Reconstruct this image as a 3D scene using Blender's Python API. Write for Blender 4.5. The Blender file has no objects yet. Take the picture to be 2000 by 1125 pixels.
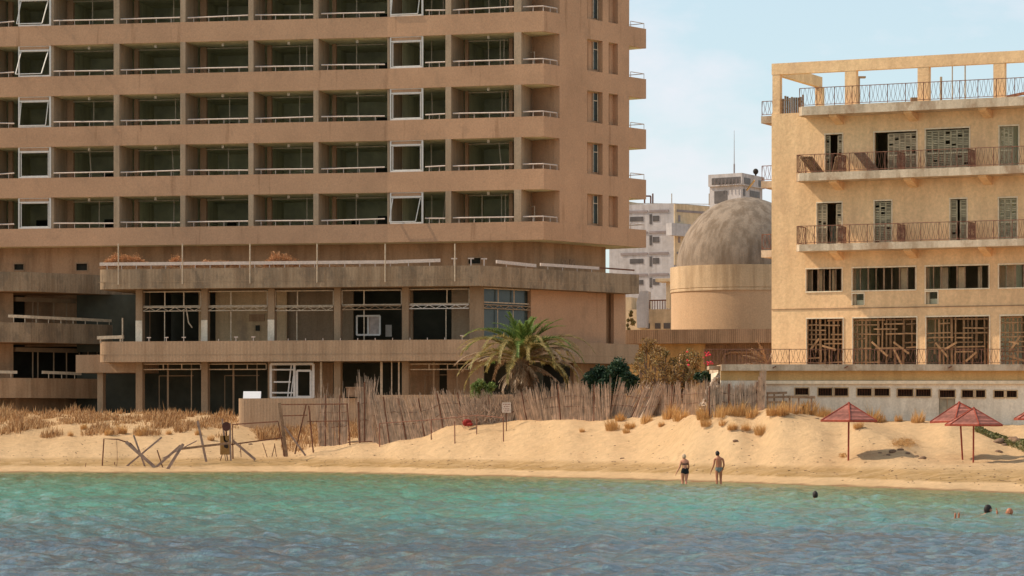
import bpy, bmesh, math, random
import numpy as np
from mathutils import Vector, Matrix, noise
random.seed(7)
C = bpy.context.scene.collection
PI = math.pi
F = 6000.0; HOR = 830.0; CAMH = 2.8
def H(y, Z): return CAMH + (HOR - y) / F * Z
def XU(x, Z): return (x - 1000.0) / F * Z
def P(x, y, Z): return Vector((XU(x, Z), Z, H(y, Z)))
R = random.uniform

# ------------------------------------------------------------ materials
def new_mat(name):
    m = bpy.data.materials.new(name); m.use_nodes = True
    nt = m.node_tree; nt.nodes.clear()
    out = nt.nodes.new('ShaderNodeOutputMaterial'); b = nt.nodes.new('ShaderNodeBsdfPrincipled')
    nt.links.new(b.outputs[0], out.inputs[0])
    return m, nt, b
def nd(nt, t, **kw):
    n = nt.nodes.new(t)
    for k, v in kw.items():
        if k in n.inputs: n.inputs[k].default_value = v
        else: setattr(n, k, v)
    return n
def noise_fac(nt, co, scale, detail=4, rough=.55, stretch=(1, 1, 1)):
    mp = nd(nt, 'ShaderNodeMapping'); mp.inputs['Scale'].default_value = stretch
    nt.links.new(co, mp.inputs['Vector'])
    n = nd(nt, 'ShaderNodeTexNoise', Scale=scale, Detail=detail, Roughness=rough)
    nt.links.new(mp.outputs[0], n.inputs['Vector'])
    return n.outputs['Fac']
def ramp(nt, fac, stops):
    r = nd(nt, 'ShaderNodeValToRGB'); e = r.color_ramp.elements
    while len(e) < len(stops): e.new(.5)
    for i, (p, c) in enumerate(stops):
        e[i].position = p; e[i].color = (c[0], c[1], c[2], 1) if hasattr(c, '__len__') else (c, c, c, 1)
    nt.links.new(fac, r.inputs[0]); return r.outputs[0]
def mix(nt, fac, a, b, mode='MIX'):
    m = nd(nt, 'ShaderNodeMix', data_type='RGBA', blend_type=mode)
    for s, v in ((m.inputs[0], fac), (m.inputs[6], a), (m.inputs[7], b)):
        if isinstance(v, bpy.types.NodeSocket): nt.links.new(v, s)
        elif isinstance(v, (int, float)): s.default_value = v
        else: s.default_value = (v[0], v[1], v[2], 1)
    return m.outputs[2]
def bump(nt, b, h, strength, dist):
    n = nd(nt, 'ShaderNodeBump', Strength=strength, Distance=dist)
    nt.links.new(h, n.inputs['Height']); nt.links.new(n.outputs[0], b.inputs['Normal'])
def plaster(name, col, dark=.72, light=1.12, stain=None, stain_amt=.5, stain_lo=.52, boards=0, rough=.9, streak=.35, bmp=.4, fine=9, slo=.38):
    m, nt, b = new_mat(name)
    co = nd(nt, 'ShaderNodeTexCoord').outputs['Object']
    big = noise_fac(nt, co, .22, 5, .6)
    c = ramp(nt, big, [(.3, [v * dark for v in col]), (.5, col), (.72, [min(.92, v * light) for v in col])])
    fn_ = noise_fac(nt, co, fine, 4, .7)
    c = mix(nt, .5, c, ramp(nt, fn_, [(.3, .72), (.7, 1.22)]), 'MULTIPLY')
    if streak:
        st = noise_fac(nt, co, 1.6, 4, .6, (1, 1, .09))
        c = mix(nt, streak, c, ramp(nt, st, [(slo, (.52, .47, .42)), (slo + .18 if slo > .35 else slo + .08, (1, 1, 1))]), 'MULTIPLY')
    if stain:
        s1 = noise_fac(nt, co, .75, 6, .7, (1, 1, .6))
        c = mix(nt, ramp(nt, s1, [(stain_lo, 0), (stain_lo + .13, stain_amt)]), c, stain)
    if boards:
        w = nd(nt, 'ShaderNodeTexWave', wave_type='BANDS', bands_direction='X', Scale=boards, Distortion=.6, Detail=1)
        nt.links.new(co, w.inputs['Vector'])
        c = mix(nt, .3, c, ramp(nt, w.outputs['Fac'], [(.1, .62), (.6, 1.12)]), 'MULTIPLY')
        bump(nt, b, w.outputs['Fac'], .5, .03)
    else:
        bump(nt, b, noise_fac(nt, co, 5, 6, .75), bmp, .03)
    nt.links.new(c, b.inputs['Base Color']); b.inputs['Roughness'].default_value = rough
    b.inputs['Specular IOR Level'].default_value = .15
    return m
def simple(name, col, rough=.7, var=.25, scale=3, metallic=0, island=False, bumpy=0, spec=.25):
    m, nt, b = new_mat(name)
    co = nd(nt, 'ShaderNodeTexCoord').outputs['Object']
    f = noise_fac(nt, co, scale, 4, .6)
    c = ramp(nt, f, [(.3, [v * (1 - var) for v in col]), (.7, [min(1, v * (1 + var)) for v in col])])
    if island:
        g = nd(nt, 'ShaderNodeNewGeometry')
        c = mix(nt, .85, c, ramp(nt, g.outputs['Random Per Island'], [(0, .55), (1, 1.4)]), 'MULTIPLY')
    nt.links.new(c, b.inputs['Base Color'])
    b.inputs['Roughness'].default_value = rough; b.inputs['Metallic'].default_value = metallic
    b.inputs['Specular IOR Level'].default_value = spec
    if bumpy: bump(nt, b, noise_fac(nt, co, scale * 4, 4, .6), bumpy, .02)
    return m
def leafmat(name, c1, c2, c3, trans=.25):
    m, nt, b = new_mat(name)
    g = nd(nt, 'ShaderNodeNewGeometry')
    c = ramp(nt, g.outputs['Random Per Island'], [(0, c1), (.5, c2), (1, c3)])
    nt.links.new(c, b.inputs['Base Color']); b.inputs['Roughness'].default_value = .55
    b.inputs['Specular IOR Level'].default_value = .3
    if trans:
        t = nd(nt, 'ShaderNodeBsdfTranslucent'); nt.links.new(c, t.inputs['Color'])
        ms = nd(nt, 'ShaderNodeMixShader'); ms.inputs[0].default_value = trans
        out = [n for n in nt.nodes if n.type == 'OUTPUT_MATERIAL'][0]
        nt.links.new(b.outputs[0], ms.inputs[1]); nt.links.new(t.outputs[0], ms.inputs[2]); nt.links.new(ms.outputs[0], out.inputs[0])
    return m
M = {}
M['tower'] = plaster('tower_plaster', (.495, .28, .162), .86, 1.12, stain=(.34, .20, .12), stain_amt=.5, stain_lo=.56, streak=.45, slo=.31, bmp=.6)
M['towerwall'] = M['tower']
M['divider'] = plaster('divider_plaster', (.43, .30, .195), .8, 1.1, stain=(.3, .22, .15), stain_amt=.6, streak=.4)
M['mezz'] = plaster('mezzanine_concrete', (.42, .25, .14), .8, 1.1, stain=(.22, .15, .09), stain_amt=.5, streak=.5)
M['podium'] = plaster('board_marked_concrete', (.35, .24, .15), .85, 1.1, stain=(.17, .12, .08), stain_amt=.75, stain_lo=.5, boards=3.2, streak=.55)
M['podium2'] = plaster('clean_board_marked_concrete', (.42, .27, .165), .88, 1.08, stain=(.3, .2, .13), stain_amt=.4, stain_lo=.58, boards=3.2, streak=.3)
M['column'] = plaster('column_concrete', (.35, .235, .145), .8, 1.15, stain=(.25, .17, .1), stain_amt=.5, streak=.3)
M['room'] = plaster('room_plaster', (.76, .71, .48), .8, 1.1, stain=(.5, .48, .33), stain_amt=.5, streak=.4)
M['partition'] = plaster('pale_partition', (.62, .42, .24), .8, 1.1, stain=(.3, .2, .13), stain_amt=.6, streak=.4)
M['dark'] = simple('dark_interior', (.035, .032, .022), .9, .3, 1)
M['dimroom'] = simple('dim_back_wall', (.62, .58, .39), .9, .3, .6)  # room plaster hue dimmed: shade at the back of the rooms put into the colour
M['glassy'] = simple('dusty_dark_glass', (.03, .04, .035), .25, .5, .7, spec=.5)
M['white'] = simple('white_paint', (.68, .61, .54), .5, .1, 6)
M['rail'] = simple('chalky_rail', (.60, .47, .39), .6, .15, 6)
M['bar'] = simple('aged_cream_metal', (.52, .40, .28), .6, .25, 5)
M['yellow'] = plaster('yellow_plaster', (.87, .54, .285), .86, 1.1, stain=(.58, .34, .19), stain_amt=.45, stain_lo=.53, streak=.22, bmp=.9, fine=6)
M['yslab'] = plaster('crumbling_slab', (.62, .47, .33), .75, 1.15, stain=(.33, .2, .12), stain_amt=.85, stain_lo=.5, streak=.55, bmp=.8)
M['trim'] = simple('pale_trim', (.80, .62, .42), .8, .15, 4)
M['lowwall'] = plaster('white_washed_wall', (.82, .68, .52), .85, 1.1, stain=(.42, .31, .22), stain_amt=.5, streak=.3)
M['rust'] = simple('rusty_iron', (.16, .065, .035), .8, .4, 8)
M['rustbar'] = simple('rusty_railing', (.23, .10, .06), .8, .4, 6)
M['wood'] = simple('weathered_wood', (.28, .17, .10), .85, .4, 5, island=True)
M['lath'] = simple('lattice_laths', (.30, .16, .075), .85, .35, 4, island=True)
M['greywood'] = simple('grey_timber', (.30, .20, .15), .85, .35, 4)
M['shutter'] = simple('dull_green_shutter', (.46, .345, .215), .75, .25, 2, island=True)
M['shutterg'] = simple('sea_green_shutter', (.40, .325, .205), .75, .25, 2, island=True)
M['reed'] = simple('dry_reed', (.50, .35, .245), .85, .3, 3, island=True)
M['umbrella'] = simple('faded_red_slats', (.30, .105, .075), .75, .3, 5, island=True)
M['umbpole'] = simple('red_pole', (.32, .06, .03), .6, .3, 6)
M['dome'] = plaster('dome_concrete', (.30, .228, .172), .8, 1.15, stain=(.16, .12, .09), stain_amt=.6, stain_lo=.5, streak=.7, bmp=.8)
M['ring'] = plaster('ring_concrete', (.60, .43, .27), .85, 1.1, stain=(.4, .28, .18), stain_amt=.5, boards=0, streak=.5)
M['drum'] = plaster('drum_plaster', (.54, .355, .215), .92, 1.06, streak=.08)
M['lowband'] = plaster('hall_concrete', (.38, .23, .14), .85, 1.1, stain=(.2, .13, .08), stain_amt=.5, boards=2.2, streak=.4)
M['ochre'] = plaster('ochre_plaster', (.62, .37, .15), .85, 1.08, streak=.3)
M['farwhite'] = plaster('far_white_render', (.46, .42, .41), .9, 1.08, streak=.3, fine=1.5)
M['farcream'] = plaster('far_cream_render', (.60, .45, .29), .88, 1.08, streak=.35, fine=1.5)
M['farwin'] = simple('far_window', (.10, .085, .08), .5, .3, 1)
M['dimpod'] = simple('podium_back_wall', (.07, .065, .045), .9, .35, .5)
M['fargrey'] = simple('far_grey_panel', (.26, .21, .20), .8, .2, 1)
M['grass'] = leafmat('dry_grass_blades', (.24, .12, .05), (.42, .225, .095), (.66, .44, .23), .45)
M['tussock'] = leafmat('tussock_blades', (.46, .24, .08), (.62, .35, .13), (.75, .48, .2), .3)
M['palm'] = leafmat('palm_green', (.08, .14, .03), (.16, .23, .05), (.28, .33, .09), .4)
M['palmold'] = leafmat('palm_olive', (.15, .13, .04), (.33, .26, .09), (.55, .40, .16), .4)
M['palmdead'] = leafmat('palm_dead', (.20, .12, .065), (.34, .21, .12), (.52, .38, .25), .15)
M['trunk'] = simple('palm_trunk', (.16, .10, .06), .95, .4, 5, bumpy=.8)
M['bark'] = simple('bark', (.17, .11, .075), .9, .3, 6)
M['darkgreen'] = leafmat('dark_green_leaves', (.012, .03, .016), (.025, .055, .025), (.05, .085, .035), .15)
M['midgreen'] = leafmat('fresh_green_leaves', (.10, .15, .03), (.18, .24, .06), (.28, .32, .1), .25)
M['brownleaf'] = leafmat('scrub_leaves', (.16, .09, .035), (.28, .16, .055), (.40, .26, .09), .2)
M['scrubgreen'] = leafmat('scrub_green_leaves', (.11, .09, .03), (.18, .14, .045), (.30, .2, .08), .2)
M['dryshrub'] = leafmat('dry_orange_twigs', (.42, .18, .07), (.58, .27, .11), (.72, .38, .18), .2)
M['pinkflower'] = simple('magenta_petals', (.65, .03, .06), .6, .2, 5)
M['skin'] = simple('tanned_skin', (.40, .14, .065), .5, .12, 6, spec=.4)
M['skin2'] = simple('pale_tanned_skin', (.50, .20, .11), .5, .12, 6, spec=.4)
M['hairwhite'] = simple('white_hair', (.50, .33, .21), .7, .15, 20)
M['hairdark'] = simple('dark_hair', (.025, .015, .012), .6, .3, 20)
M['blackcloth'] = simple('black_cloth', (.012, .012, .014), .8, .2, 8)
M['bluecloth'] = simple('faded_blue_cloth', (.17, .18, .165), .8, .3, 14)
M['signboard'] = simple('ochre_board', (.30, .16, .05), .8, .25, 5)
M['signblack'] = simple('black_paint', (.03, .02, .015), .8, .3, 5)
M['signwhite'] = simple('white_sign', (.62, .5, .4), .7, .15, 5)
M['signred'] = simple('dull_red_paint', (.25, .06, .04), .8, .2, 5)
M['redcloth'] = simple('red_cloth', (.28, .025, .02), .8, .2, 5)
M['rock'] = simple('brown_rock', (.22, .13, .08), .95, .4, 4, bumpy=.6)

# ------------------------------------------------------------ mesh builder
class MB:
    def __init__(s): s.v = []; s.f = []; s.mi = []
    def quad(s, a, b, c, d, mi=0):
        n = len(s.v); s.v += [tuple(a), tuple(b), tuple(c), tuple(d)]; s.f.append((n, n+1, n+2, n+3)); s.mi.append(mi)
    def tri(s, a, b, c):
        n = len(s.v); s.v += [tuple(a), tuple(b), tuple(c)]; s.f.append((n, n+1, n+2)); s.mi.append(0)
    def hexa(s, pl, z0, z1):
        n = len(s.v); k = len(pl)
        s.v += [(p[0], p[1], z0) for p in pl] + [(p[0], p[1], z1) for p in pl]
        s.f.append(tuple(n + i for i in reversed(range(k)))); s.f.append(tuple(n + k + i for i in range(k)))
        for i in range(k):
            j = (i + 1) % k; s.f.append((n + i, n + j, n + k + j, n + k + i))
        s.mi += [0] * (k + 2)
    def strip(s, outer, inner, z0, z1):
        n = len(s.v); k = len(outer)
        for p in outer: s.v += [(p[0], p[1], z0), (p[0], p[1], z1)]
        for p in inner: s.v += [(p[0], p[1], z0), (p[0], p[1], z1)]
        o = lambda i, t: n + 2 * i + t
        q = lambda i, t: n + 2 * k + 2 * i + t
        for i in range(k - 1):
            s.f += [(o(i,0), o(i+1,0), o(i+1,1), o(i,1)), (q(i,0), q(i,1), q(i+1,1), q(i+1,0)),
                    (o(i,1), o(i+1,1), q(i+1,1), q(i,1)), (o(i,0), q(i,0), q(i+1,0), o(i+1,0))]
            s.mi += [0] * 4
        s.f += [(o(0,0), o(0,1), q(0,1), q(0,0)), (o(k-1,0), q(k-1,0), q(k-1,1), o(k-1,1))]; s.mi += [0, 0]
    def box(s, c, size, rot=None):
        hx, hy, hz = size[0]/2, size[1]/2, size[2]/2
        vs = [Vector((x, y, z)) for z in (-hz, hz) for x, y in ((-hx,-hy), (hx,-hy), (hx,hy), (-hx,hy))]
        if rot is not None: vs = [rot @ v for v in vs]
        n = len(s.v); s.v += [tuple(v + Vector(c)) for v in vs]
        for f in ((3,2,1,0), (4,5,6,7), (0,1,5,4), (1,2,6,5), (2,3,7,6), (3,0,4,7)): s.f.append(tuple(n + i for i in f)); s.mi.append(0)
    def beam(s, a, b, w, h=None):
        a = Vector(a); b = Vector(b); h = h or w; d = b - a
        if d.length < 1e-6: return
        z = d.normalized(); up = Vector((0, 0, 1)) if abs(z.z) < .95 else Vector((0, 1, 0))
        x = z.cross(up).normalized(); y = x.cross(z)
        rot = Matrix((x, z, y)).transposed()
        s.box((a + b) / 2, (w, d.length, h), rot)
    def tube(s, pts, r, sides=5, cap=True):
        pts = [Vector(p) for p in pts]; k = len(pts); rs = r if hasattr(r, '__len__') else [r] * k
        n = len(s.v); prev = None
        for i, p in enumerate(pts):
            d = (pts[min(i+1, k-1)] - pts[max(i-1, 0)])
            if d.length < 1e-9: d = Vector((0, 0, 1))
            d.normalize()
            if prev is None:
                up = Vector((0, 0, 1)) if abs(d.z) < .9 else Vector((1, 0, 0)); x = d.cross(up).normalized()
            else:
                x = (prev - d * prev.dot(d)); x = x.normalized() if x.length > 1e-6 else d.cross(Vector((1, 0, 0))).normalized()
            prev = x; y = d.cross(x)
            for j in range(sides):
                a = 2 * PI * j / sides; s.v.append(tuple(p + (x * math.cos(a) + y * math.sin(a)) * rs[i]))
        for i in range(k - 1):
            for j in range(sides):
                jj = (j + 1) % sides
                s.f.append((n + i*sides + j, n + i*sides + jj, n + (i+1)*sides + jj, n + (i+1)*sides + j)); s.mi.append(0)
        if cap:
            s.f.append(tuple(n + j for j in reversed(range(sides)))); s.f.append(tuple(n + (k-1)*sides + j for j in range(sides))); s.mi += [0, 0]
    def lathe(s, c, prof, seg=48, ell=(1, 1)):
        n = len(s.v); k = len(prof)
        for (r, z) in prof:
            for j in range(seg):
                a = 2 * PI * j / seg; s.v.append((c[0] + r * ell[0] * math.cos(a), c[1] + r * ell[1] * math.sin(a), c[2] + z))
        for i in range(k - 1):
            for j in range(seg):
                jj = (j + 1) % seg; s.f.append((n + i*seg + j, n + i*seg + jj, n + (i+1)*seg + jj, n + (i+1)*seg + j)); s.mi.append(0)
    def blob(s, c, rad, seg=14, rings=10, rot=None, jit=0):
        n = len(s.v); c = Vector(c)
        for i in range(rings + 1):
            t = PI * i / rings
            for j in range(seg):
                a = 2 * PI * j / seg
                v = Vector((rad[0]*math.sin(t)*math.cos(a), rad[1]*math.sin(t)*math.sin(a), rad[2]*math.cos(t)))
                if jit: v *= 1 + jit * (noise.noise(v * 3.1 + c) )
                if rot is not None: v = rot @ v
                s.v.append(tuple(c + v))
        for i in range(rings):
            for j in range(seg):
                jj = (j + 1) % seg; s.f.append((n + i*seg + j, n + (i+1)*seg + j, n + (i+1)*seg + jj, n + i*seg + jj)); s.mi.append(0)
    def build(s, name, mat, parent=None, smooth=False):
        off = Vector((0, 0, 0)); q = parent
        while q is not None: off += q.location; q = q.parent
        me = bpy.data.meshes.new(name)
        me.from_pydata([(v[0]-off.x, v[1]-off.y, v[2]-off.z) for v in s.v], [], s.f)
        for mm in (mat if isinstance(mat, (list, tuple)) else [mat]): me.materials.append(mm)
        if isinstance(mat, (list, tuple)): me.polygons.foreach_set('material_index', s.mi)
        if smooth: me.polygons.foreach_set('use_smooth', [True] * len(me.polygons))
        me.update()
        o = bpy.data.objects.new(name, me); C.objects.link(o)
        if parent: o.parent = parent
        return o
    def build_each(s, name, mat, parent=None, smooth=False):
        par = list(range(len(s.v)))
        def fd(i):
            while par[i] != i: par[i] = par[par[i]]; i = par[i]
            return i
        for f in s.f:
            r0 = fd(f[0])
            for i in f[1:]: par[fd(i)] = r0
        grp = {}
        for f in s.f: grp.setdefault(fd(f[0]), []).append(f)
        for fs in grp.values():
            us = sorted(set(i for f in fs for i in f)); mp = {o: n for n, o in enumerate(us)}
            m = MB(); m.v = [s.v[i] for i in us]; m.f = [tuple(mp[i] for i in f) for f in fs]; m.mi = [0]*len(fs); o = m.build(name, mat, parent, smooth)
        return o
    def build_top(s, name, mat, label, cat, group=None, smooth=False, kind=None, origin=None):
        o0 = Vector(origin) if origin is not None else Vector((sum(v[0] for v in s.v)/len(s.v), sum(v[1] for v in s.v)/len(s.v), min(v[2] for v in s.v)))
        s.v = [(v[0]-o0.x, v[1]-o0.y, v[2]-o0.z) for v in s.v]
        o = s.build(name, mat, None, smooth); o.location = o0; tag(o, label, cat, group, kind); return o
def tag(o, label=None, cat=None, group=None, kind=None):
    if label: o['label'] = label
    if cat: o['category'] = cat
    if group: o['group'] = group
    if kind: o['kind'] = kind
def thing(name, loc, label, cat, group=None):
    o = bpy.data.objects.new(name, None); C.objects.link(o); o.location = loc; o.empty_display_size = .3
    tag(o, label, cat, group); return o
def copy_tree(o, parent=None):
    c = o.copy(); C.objects.link(c); c.parent = parent
    for ch in list(o.children): copy_tree(ch, c)
    return c

# ------------------------------------------------------------ plan of a facade (polyline on the ground)
class Plan:
    def __init__(s, pts): s.x = [p[0] for p in pts]; s.p = [Vector((XU(x, Z), Z)) for x, Z in pts]
    def seg(s, x):
        i = 0
        while i < len(s.p) - 2 and x > s.x[i+1]: i += 1
        return i
    def tn(s, i):
        t = (s.p[i+1] - s.p[i]).normalized(); return t, Vector((-t.y, t.x))
    def fr(s, x, d=0, i=None):          # point on the facade line moved inward by d, on the bearing of x
        i = s.seg(x) if i is None else i
        t, n = s.tn(i); a = s.p[i] + n * d; u = (x - 1000) / F
        k = (a.x - u * a.y) / (u * t.y - t.x); return a + t * k
    def fn(s, x, d=0, i=None):          # facade point at x, moved inward square to the facade
        i = s.seg(x) if i is None else i
        return s.fr(x, 0, i) + s.tn(i)[1] * d
    def off(s, d, i0=0, i1=None):       # mitred offset of the whole line
        i1 = len(s.p) - 1 if i1 is None else i1; r = []
        for k in range(i0, i1 + 1):
            if k == 0 or k == i0: r.append(s.p[k] + s.tn(k)[1] * d)
            elif k == i1: r.append(s.p[k] + s.tn(k-1)[1] * d)
            else:
                t0, n0 = s.tn(k-1); t1, n1 = s.tn(k); b = (n0 + n1).normalized(); r.append(s.p[k] + b * (d / b.dot(n0)))
        return r
    def quad(s, x0, x1, d0, d1, i=None):
        i = s.seg((x0 + x1) / 2) if i is None else i
        return [s.fn(x0, d0, i), s.fn(x1, d0, i), s.fn(x1, d1, i), s.fn(x0, d1, i)]
    def rquad(s, x0, x1, d, th, i=None): # piece whose front face, at depth d, spans the bearings x0..x1
        i = s.seg((x0 + x1) / 2) if i is None else i
        a, b = s.fr(x0, d, i), s.fr(x1, d, i); n = s.tn(i)[1]
        return [a, b, b + n * th, a + n * th]
    def Z(s, x, d=0): return s.fr(x, d).y
def wall(mb, plan, x0, x1, z0, z1, ops, d=0, th=.25, i=None):
    # ops: (xa, xb, za, zb) openings
    zs = sorted(set([z0, z1] + [min(max(z, z0), z1) for o in ops for z in o[2:4]]))
    for za, zb in zip(zs[:-1], zs[1:]):
        if zb - za < 1e-4: continue
        cut = sorted([(o[0], o[1]) for o in ops if o[2] < (za + zb)/2 < o[3]])
        x = x0
        for a, b in cut:
            if a > x: mb.hexa(plan.rquad(x, min(a, x1), d, th, i), za, zb)
            x = max(x, b)
        if x < x1: mb.hexa(plan.rquad(x, x1, d, th, i), za, zb)

# ------------------------------------------------------------ terrain
cols = {  # bearing x : (distance, height) down the beach; first entry is the waterline
 0:    [(181.6,0),(185,.38),(189,1.15),(195,2.15),(201,3.1),(206,3.55)],
 300:  [(180.6,0),(184,.38),(188.5,1.1),(194,2.05),(201,3.1),(206,3.55)],
 560:  [(182.2,0),(185,.35),(190,.98),(195,1.7),(200,2.4),(206,3.3)],
 750:  [(176.8,0),(180,.35),(184,.95),(187.5,1.75),(198,2.7),(206,3.4)],
 900:  [(169.7,0),(173,.34),(178,.85),(182,1.9),(185,2.75),(206,3.4)],
 1050: [(164.7,0),(168,.34),(172,.72),(177,1.95),(181,3.08),(184,3.2),(206,3.4)],
 1250: [(157,0),(160,.35),(165,.87),(170,1.95),(175,3.1),(178,3.45),(206,3.5)],
 1400: [(151,0),(154,.36),(156,.85),(159,2.2),(161.2,3.45),(164,3.55),(206,3.5)],
 1500: [(146,0),(149,.32),(152.5,.85),(155.5,1.75),(158.3,3.2),(159.8,3.65),(206,3.5)],
 1650: [(140,0),(143.5,.29),(148,1.0),(152,1.79),(155.5,2.85),(158,3.05),(161,3.15),(206,3.2)],
 1850: [(131,0),(136,.42),(142,.86),(148,1.12),(152,1.66),(155.5,2.7),(158,2.95),(206,3.2)],
 2000: [(126,0),(131,.4),(140,.93),(148,1.32),(152,1.84),(156,2.6),(158,2.75),(206,3.2)],
}
cx = sorted(cols)
def shore(x):
    x = min(max(x, cx[0]), cx[-1])
    return float(np.interp(x, cx, [cols[k][0][0] for k in cx])) + .35 * math.sin(x / 37.) + .25 * math.sin(x / 13. + 1)
def col_h(k, dz):
    pr = cols[k]; return float(np.interp(dz, [p[0] - pr[0][0] for p in pr], [p[1] for p in pr]))
def gh_xz(x, Z, fine=True):
    dz = Z - shore(x); xx = min(max(x, cx[0]), cx[-1])
    if dz < 0: return max(-5., .07 * dz)
    import bisect
    i = min(max(bisect.bisect_right(cx, xx) - 1, 0), len(cx) - 2)
    t = (xx - cx[i]) / (cx[i+1] - cx[i]); t = t * t * (3 - 2 * t)
    h = (1 - t) * col_h(cx[i], dz) + t * col_h(cx[i+1], dz)
    if fine:
        p = Vector((XU(x, Z), Z, 0)); a = min(1, max(0, dz - 3.5) / 4)
        h += a * (.07 * noise.noise(p * .16) + .055 * noise.noise(p * .45 + Vector((9, 3, 1))) + .06 * noise.noise(p * 1.5) + .04 * noise.noise(p * 3.7))
        if 2.5 < dz < 7: h += .05 * math.sin((dz - 2.5) / 4.5 * PI * 2) * (1 + noise.noise(p * .5))
    return h
def ground(X, Y): return gh_xz(1000 + F * X / Y, Y)
def G(x, Z):
    return Vector((XU(x, Z), Z, gh_xz(x, Z)))

def z_for(x, y):
    Z = shore(x); best = (1e9, Z)
    while Z < shore(x) + 26:
        h = gh_xz(x, Z, False)
        if h >= H(y, Z): return Z
        ys = HOR - (h - CAMH) * F / Z
        if ys < best[0] - .2: best = (ys, Z)
        Z += .15
    return best[1]

gxs = list(range(-2600, -200, 100)) + list(range(-200, 2200, 7)) + list(range(2200, 4700, 100))
dzs = [-126, -60, -25, -8, -3, -1.5, -.7] + [i * .3 for i in range(0, 150)] + [46, 50, 60, 80, 120, 200, 400, 900, 2500, 6000]
mb = MB()
for x in gxs:
    s0 = shore(x)
    for dz in dzs:
        Z = s0 + dz; mb.v.append((XU(x, Z), Z, gh_xz(x, Z, dz < 46)))
nz = len(dzs)
for i in range(len(gxs) - 1):
    for j in range(nz - 1): mb.f.append((i*nz + j, (i+1)*nz + j, (i+1)*nz + j + 1, i*nz + j + 1))
sm, nt, b = new_mat('sand')
co = nd(nt, 'ShaderNodeTexCoord').outputs['Object']
c = ramp(nt, noise_fac(nt, co, .12, 5, .6), [(.3, (.65, .41, .215)), (.7, (.74, .485, .27))])
c = mix(nt, .6, c, ramp(nt, noise_fac(nt, co, 2.2, 6, .75), [(.3, .74), (.65, 1.12)]), 'MULTIPLY')
c = mix(nt, ramp(nt, noise_fac(nt, co, 1.3, 6, .8, (1, .6, 1)), [(.60, 0), (.72, .55)]), c, (.36, .22, .12))
zz = nd(nt, 'ShaderNodeSeparateXYZ'); nt.links.new(co, zz.inputs[0])
# wet sand at the waterline and the dark weed line above it
nz_ = noise_fac(nt, co, .6, 4, .6); ad = nd(nt, 'ShaderNodeMath', operation='MULTIPLY_ADD'); nt.links.new(nz_, ad.inputs[0]); ad.inputs[1].default_value = .18; nt.links.new(zz.outputs[2], ad.inputs[2])
c = mix(nt, ramp(nt, ad.outputs[0], [(.11, 1), (.17, 0)]), c, (.33, .19, .10))
wl = ramp(nt, ad.outputs[0], [(.38, 0), (.46, 1), (.78, .75), (.95, 0)])
wl2 = mix(nt, 1, wl, ramp(nt, noise_fac(nt, co, 1.5, 5, .8, (.45, 1, 1)), [(.36, .3), (.55, 1)]), 'MULTIPLY')
c = mix(nt, wl2, c, (.42, .25, .10))
nt.links.new(c, b.inputs['Base Color']); b.inputs['Roughness'].default_value = .95; b.inputs['Specular IOR Level'].default_value = .05
bump(nt, b, noise_fac(nt, co, 2.6, 8, .82), 1.0, .2)
o = mb.build('sand', sm, smooth=True); tag(o, kind='structure')

# ------------------------------------------------------------ sea
rng = np.random.RandomState(3)
wx = np.concatenate([np.linspace(-900, -120, 40)[:-1], np.linspace(-120, 2120, 560), np.linspace(2120, 3200, 50)[1:]])
wz = np.concatenate([np.linspace(12, 50, 60)[:-1], np.linspace(50, 110, 330)[:-1], np.linspace(110, 200, 240)])
Zg, Xg = np.meshgrid(wz, wx, indexing='ij'); Xw = (Xg - 1000) / F * Zg
sh = np.interp(np.clip(wx, 0, 2000), cx, [cols[k][0][0] for k in cx])
dist = sh[None, :] - Zg
hw = np.zeros_like(Xw)
for k in range(64):
    lam = .4 * (9 ** rng.rand()); a = PI * .5 + rng.normal(0, 1.0); ph = rng.rand() * 6.28
    amp = .0075 * lam ** .8
    hw += amp * np.sin(2 * PI / lam * (Xw * math.cos(a) + Zg * math.sin(a)) + ph + .6 * np.sin(Xw * .11 * k / 9 + ph))
hw *= np.clip(.25 + dist / 30, .1, 1.0) * 1.0
V = np.stack([Xw, Zg, hw], -1).reshape(-1, 3)
nr, ncl = Xw.shape
idx = np.arange(nr * ncl).reshape(nr, ncl)
Fc = np.stack([idx[:-1, :-1], idx[:-1, 1:], idx[1:, 1:], idx[1:, :-1]], -1).reshape(-1, 4)
me = bpy.data.meshes.new('sea'); me.vertices.add(len(V)); me.vertices.foreach_set('co', V.ravel())
me.loops.add(Fc.size); me.loops.foreach_set('vertex_index', Fc.ravel()); me.polygons.add(len(Fc))
me.polygons.foreach_set('loop_start', np.arange(0, Fc.size, 4)); me.update(calc_edges=True)
me.polygons.foreach_set('use_smooth', [True] * len(Fc))
at = me.attributes.new('offshore', 'FLOAT', 'POINT'); at.data.foreach_set('value', dist.ravel().astype(np.float32))
wm = bpy.data.materials.new('sea_water'); wm.use_nodes = True; nt = wm.node_tree; nt.nodes.clear()
out = nt.nodes.new('ShaderNodeOutputMaterial')
co = nd(nt, 'ShaderNodeTexCoord').outputs['Object']
an = nd(nt, 'ShaderNodeAttribute', attribute_name='offshore')
n1 = noise_fac(nt, co, .09, 4, .6, (1, .55, 1))
sx = nd(nt, 'ShaderNodeSeparateXYZ'); nt.links.new(co, sx.inputs[0])
ma = nd(nt, 'ShaderNodeMath', operation='MULTIPLY_ADD'); nt.links.new(n1, ma.inputs[0]); ma.inputs[1].default_value = 44; nt.links.new(sx.outputs[1], ma.inputs[2])
dv = nd(nt, 'ShaderNodeMath', operation='DIVIDE'); nt.links.new(ma.outputs[0], dv.inputs[0]); dv.inputs[1].default_value = 200
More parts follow.
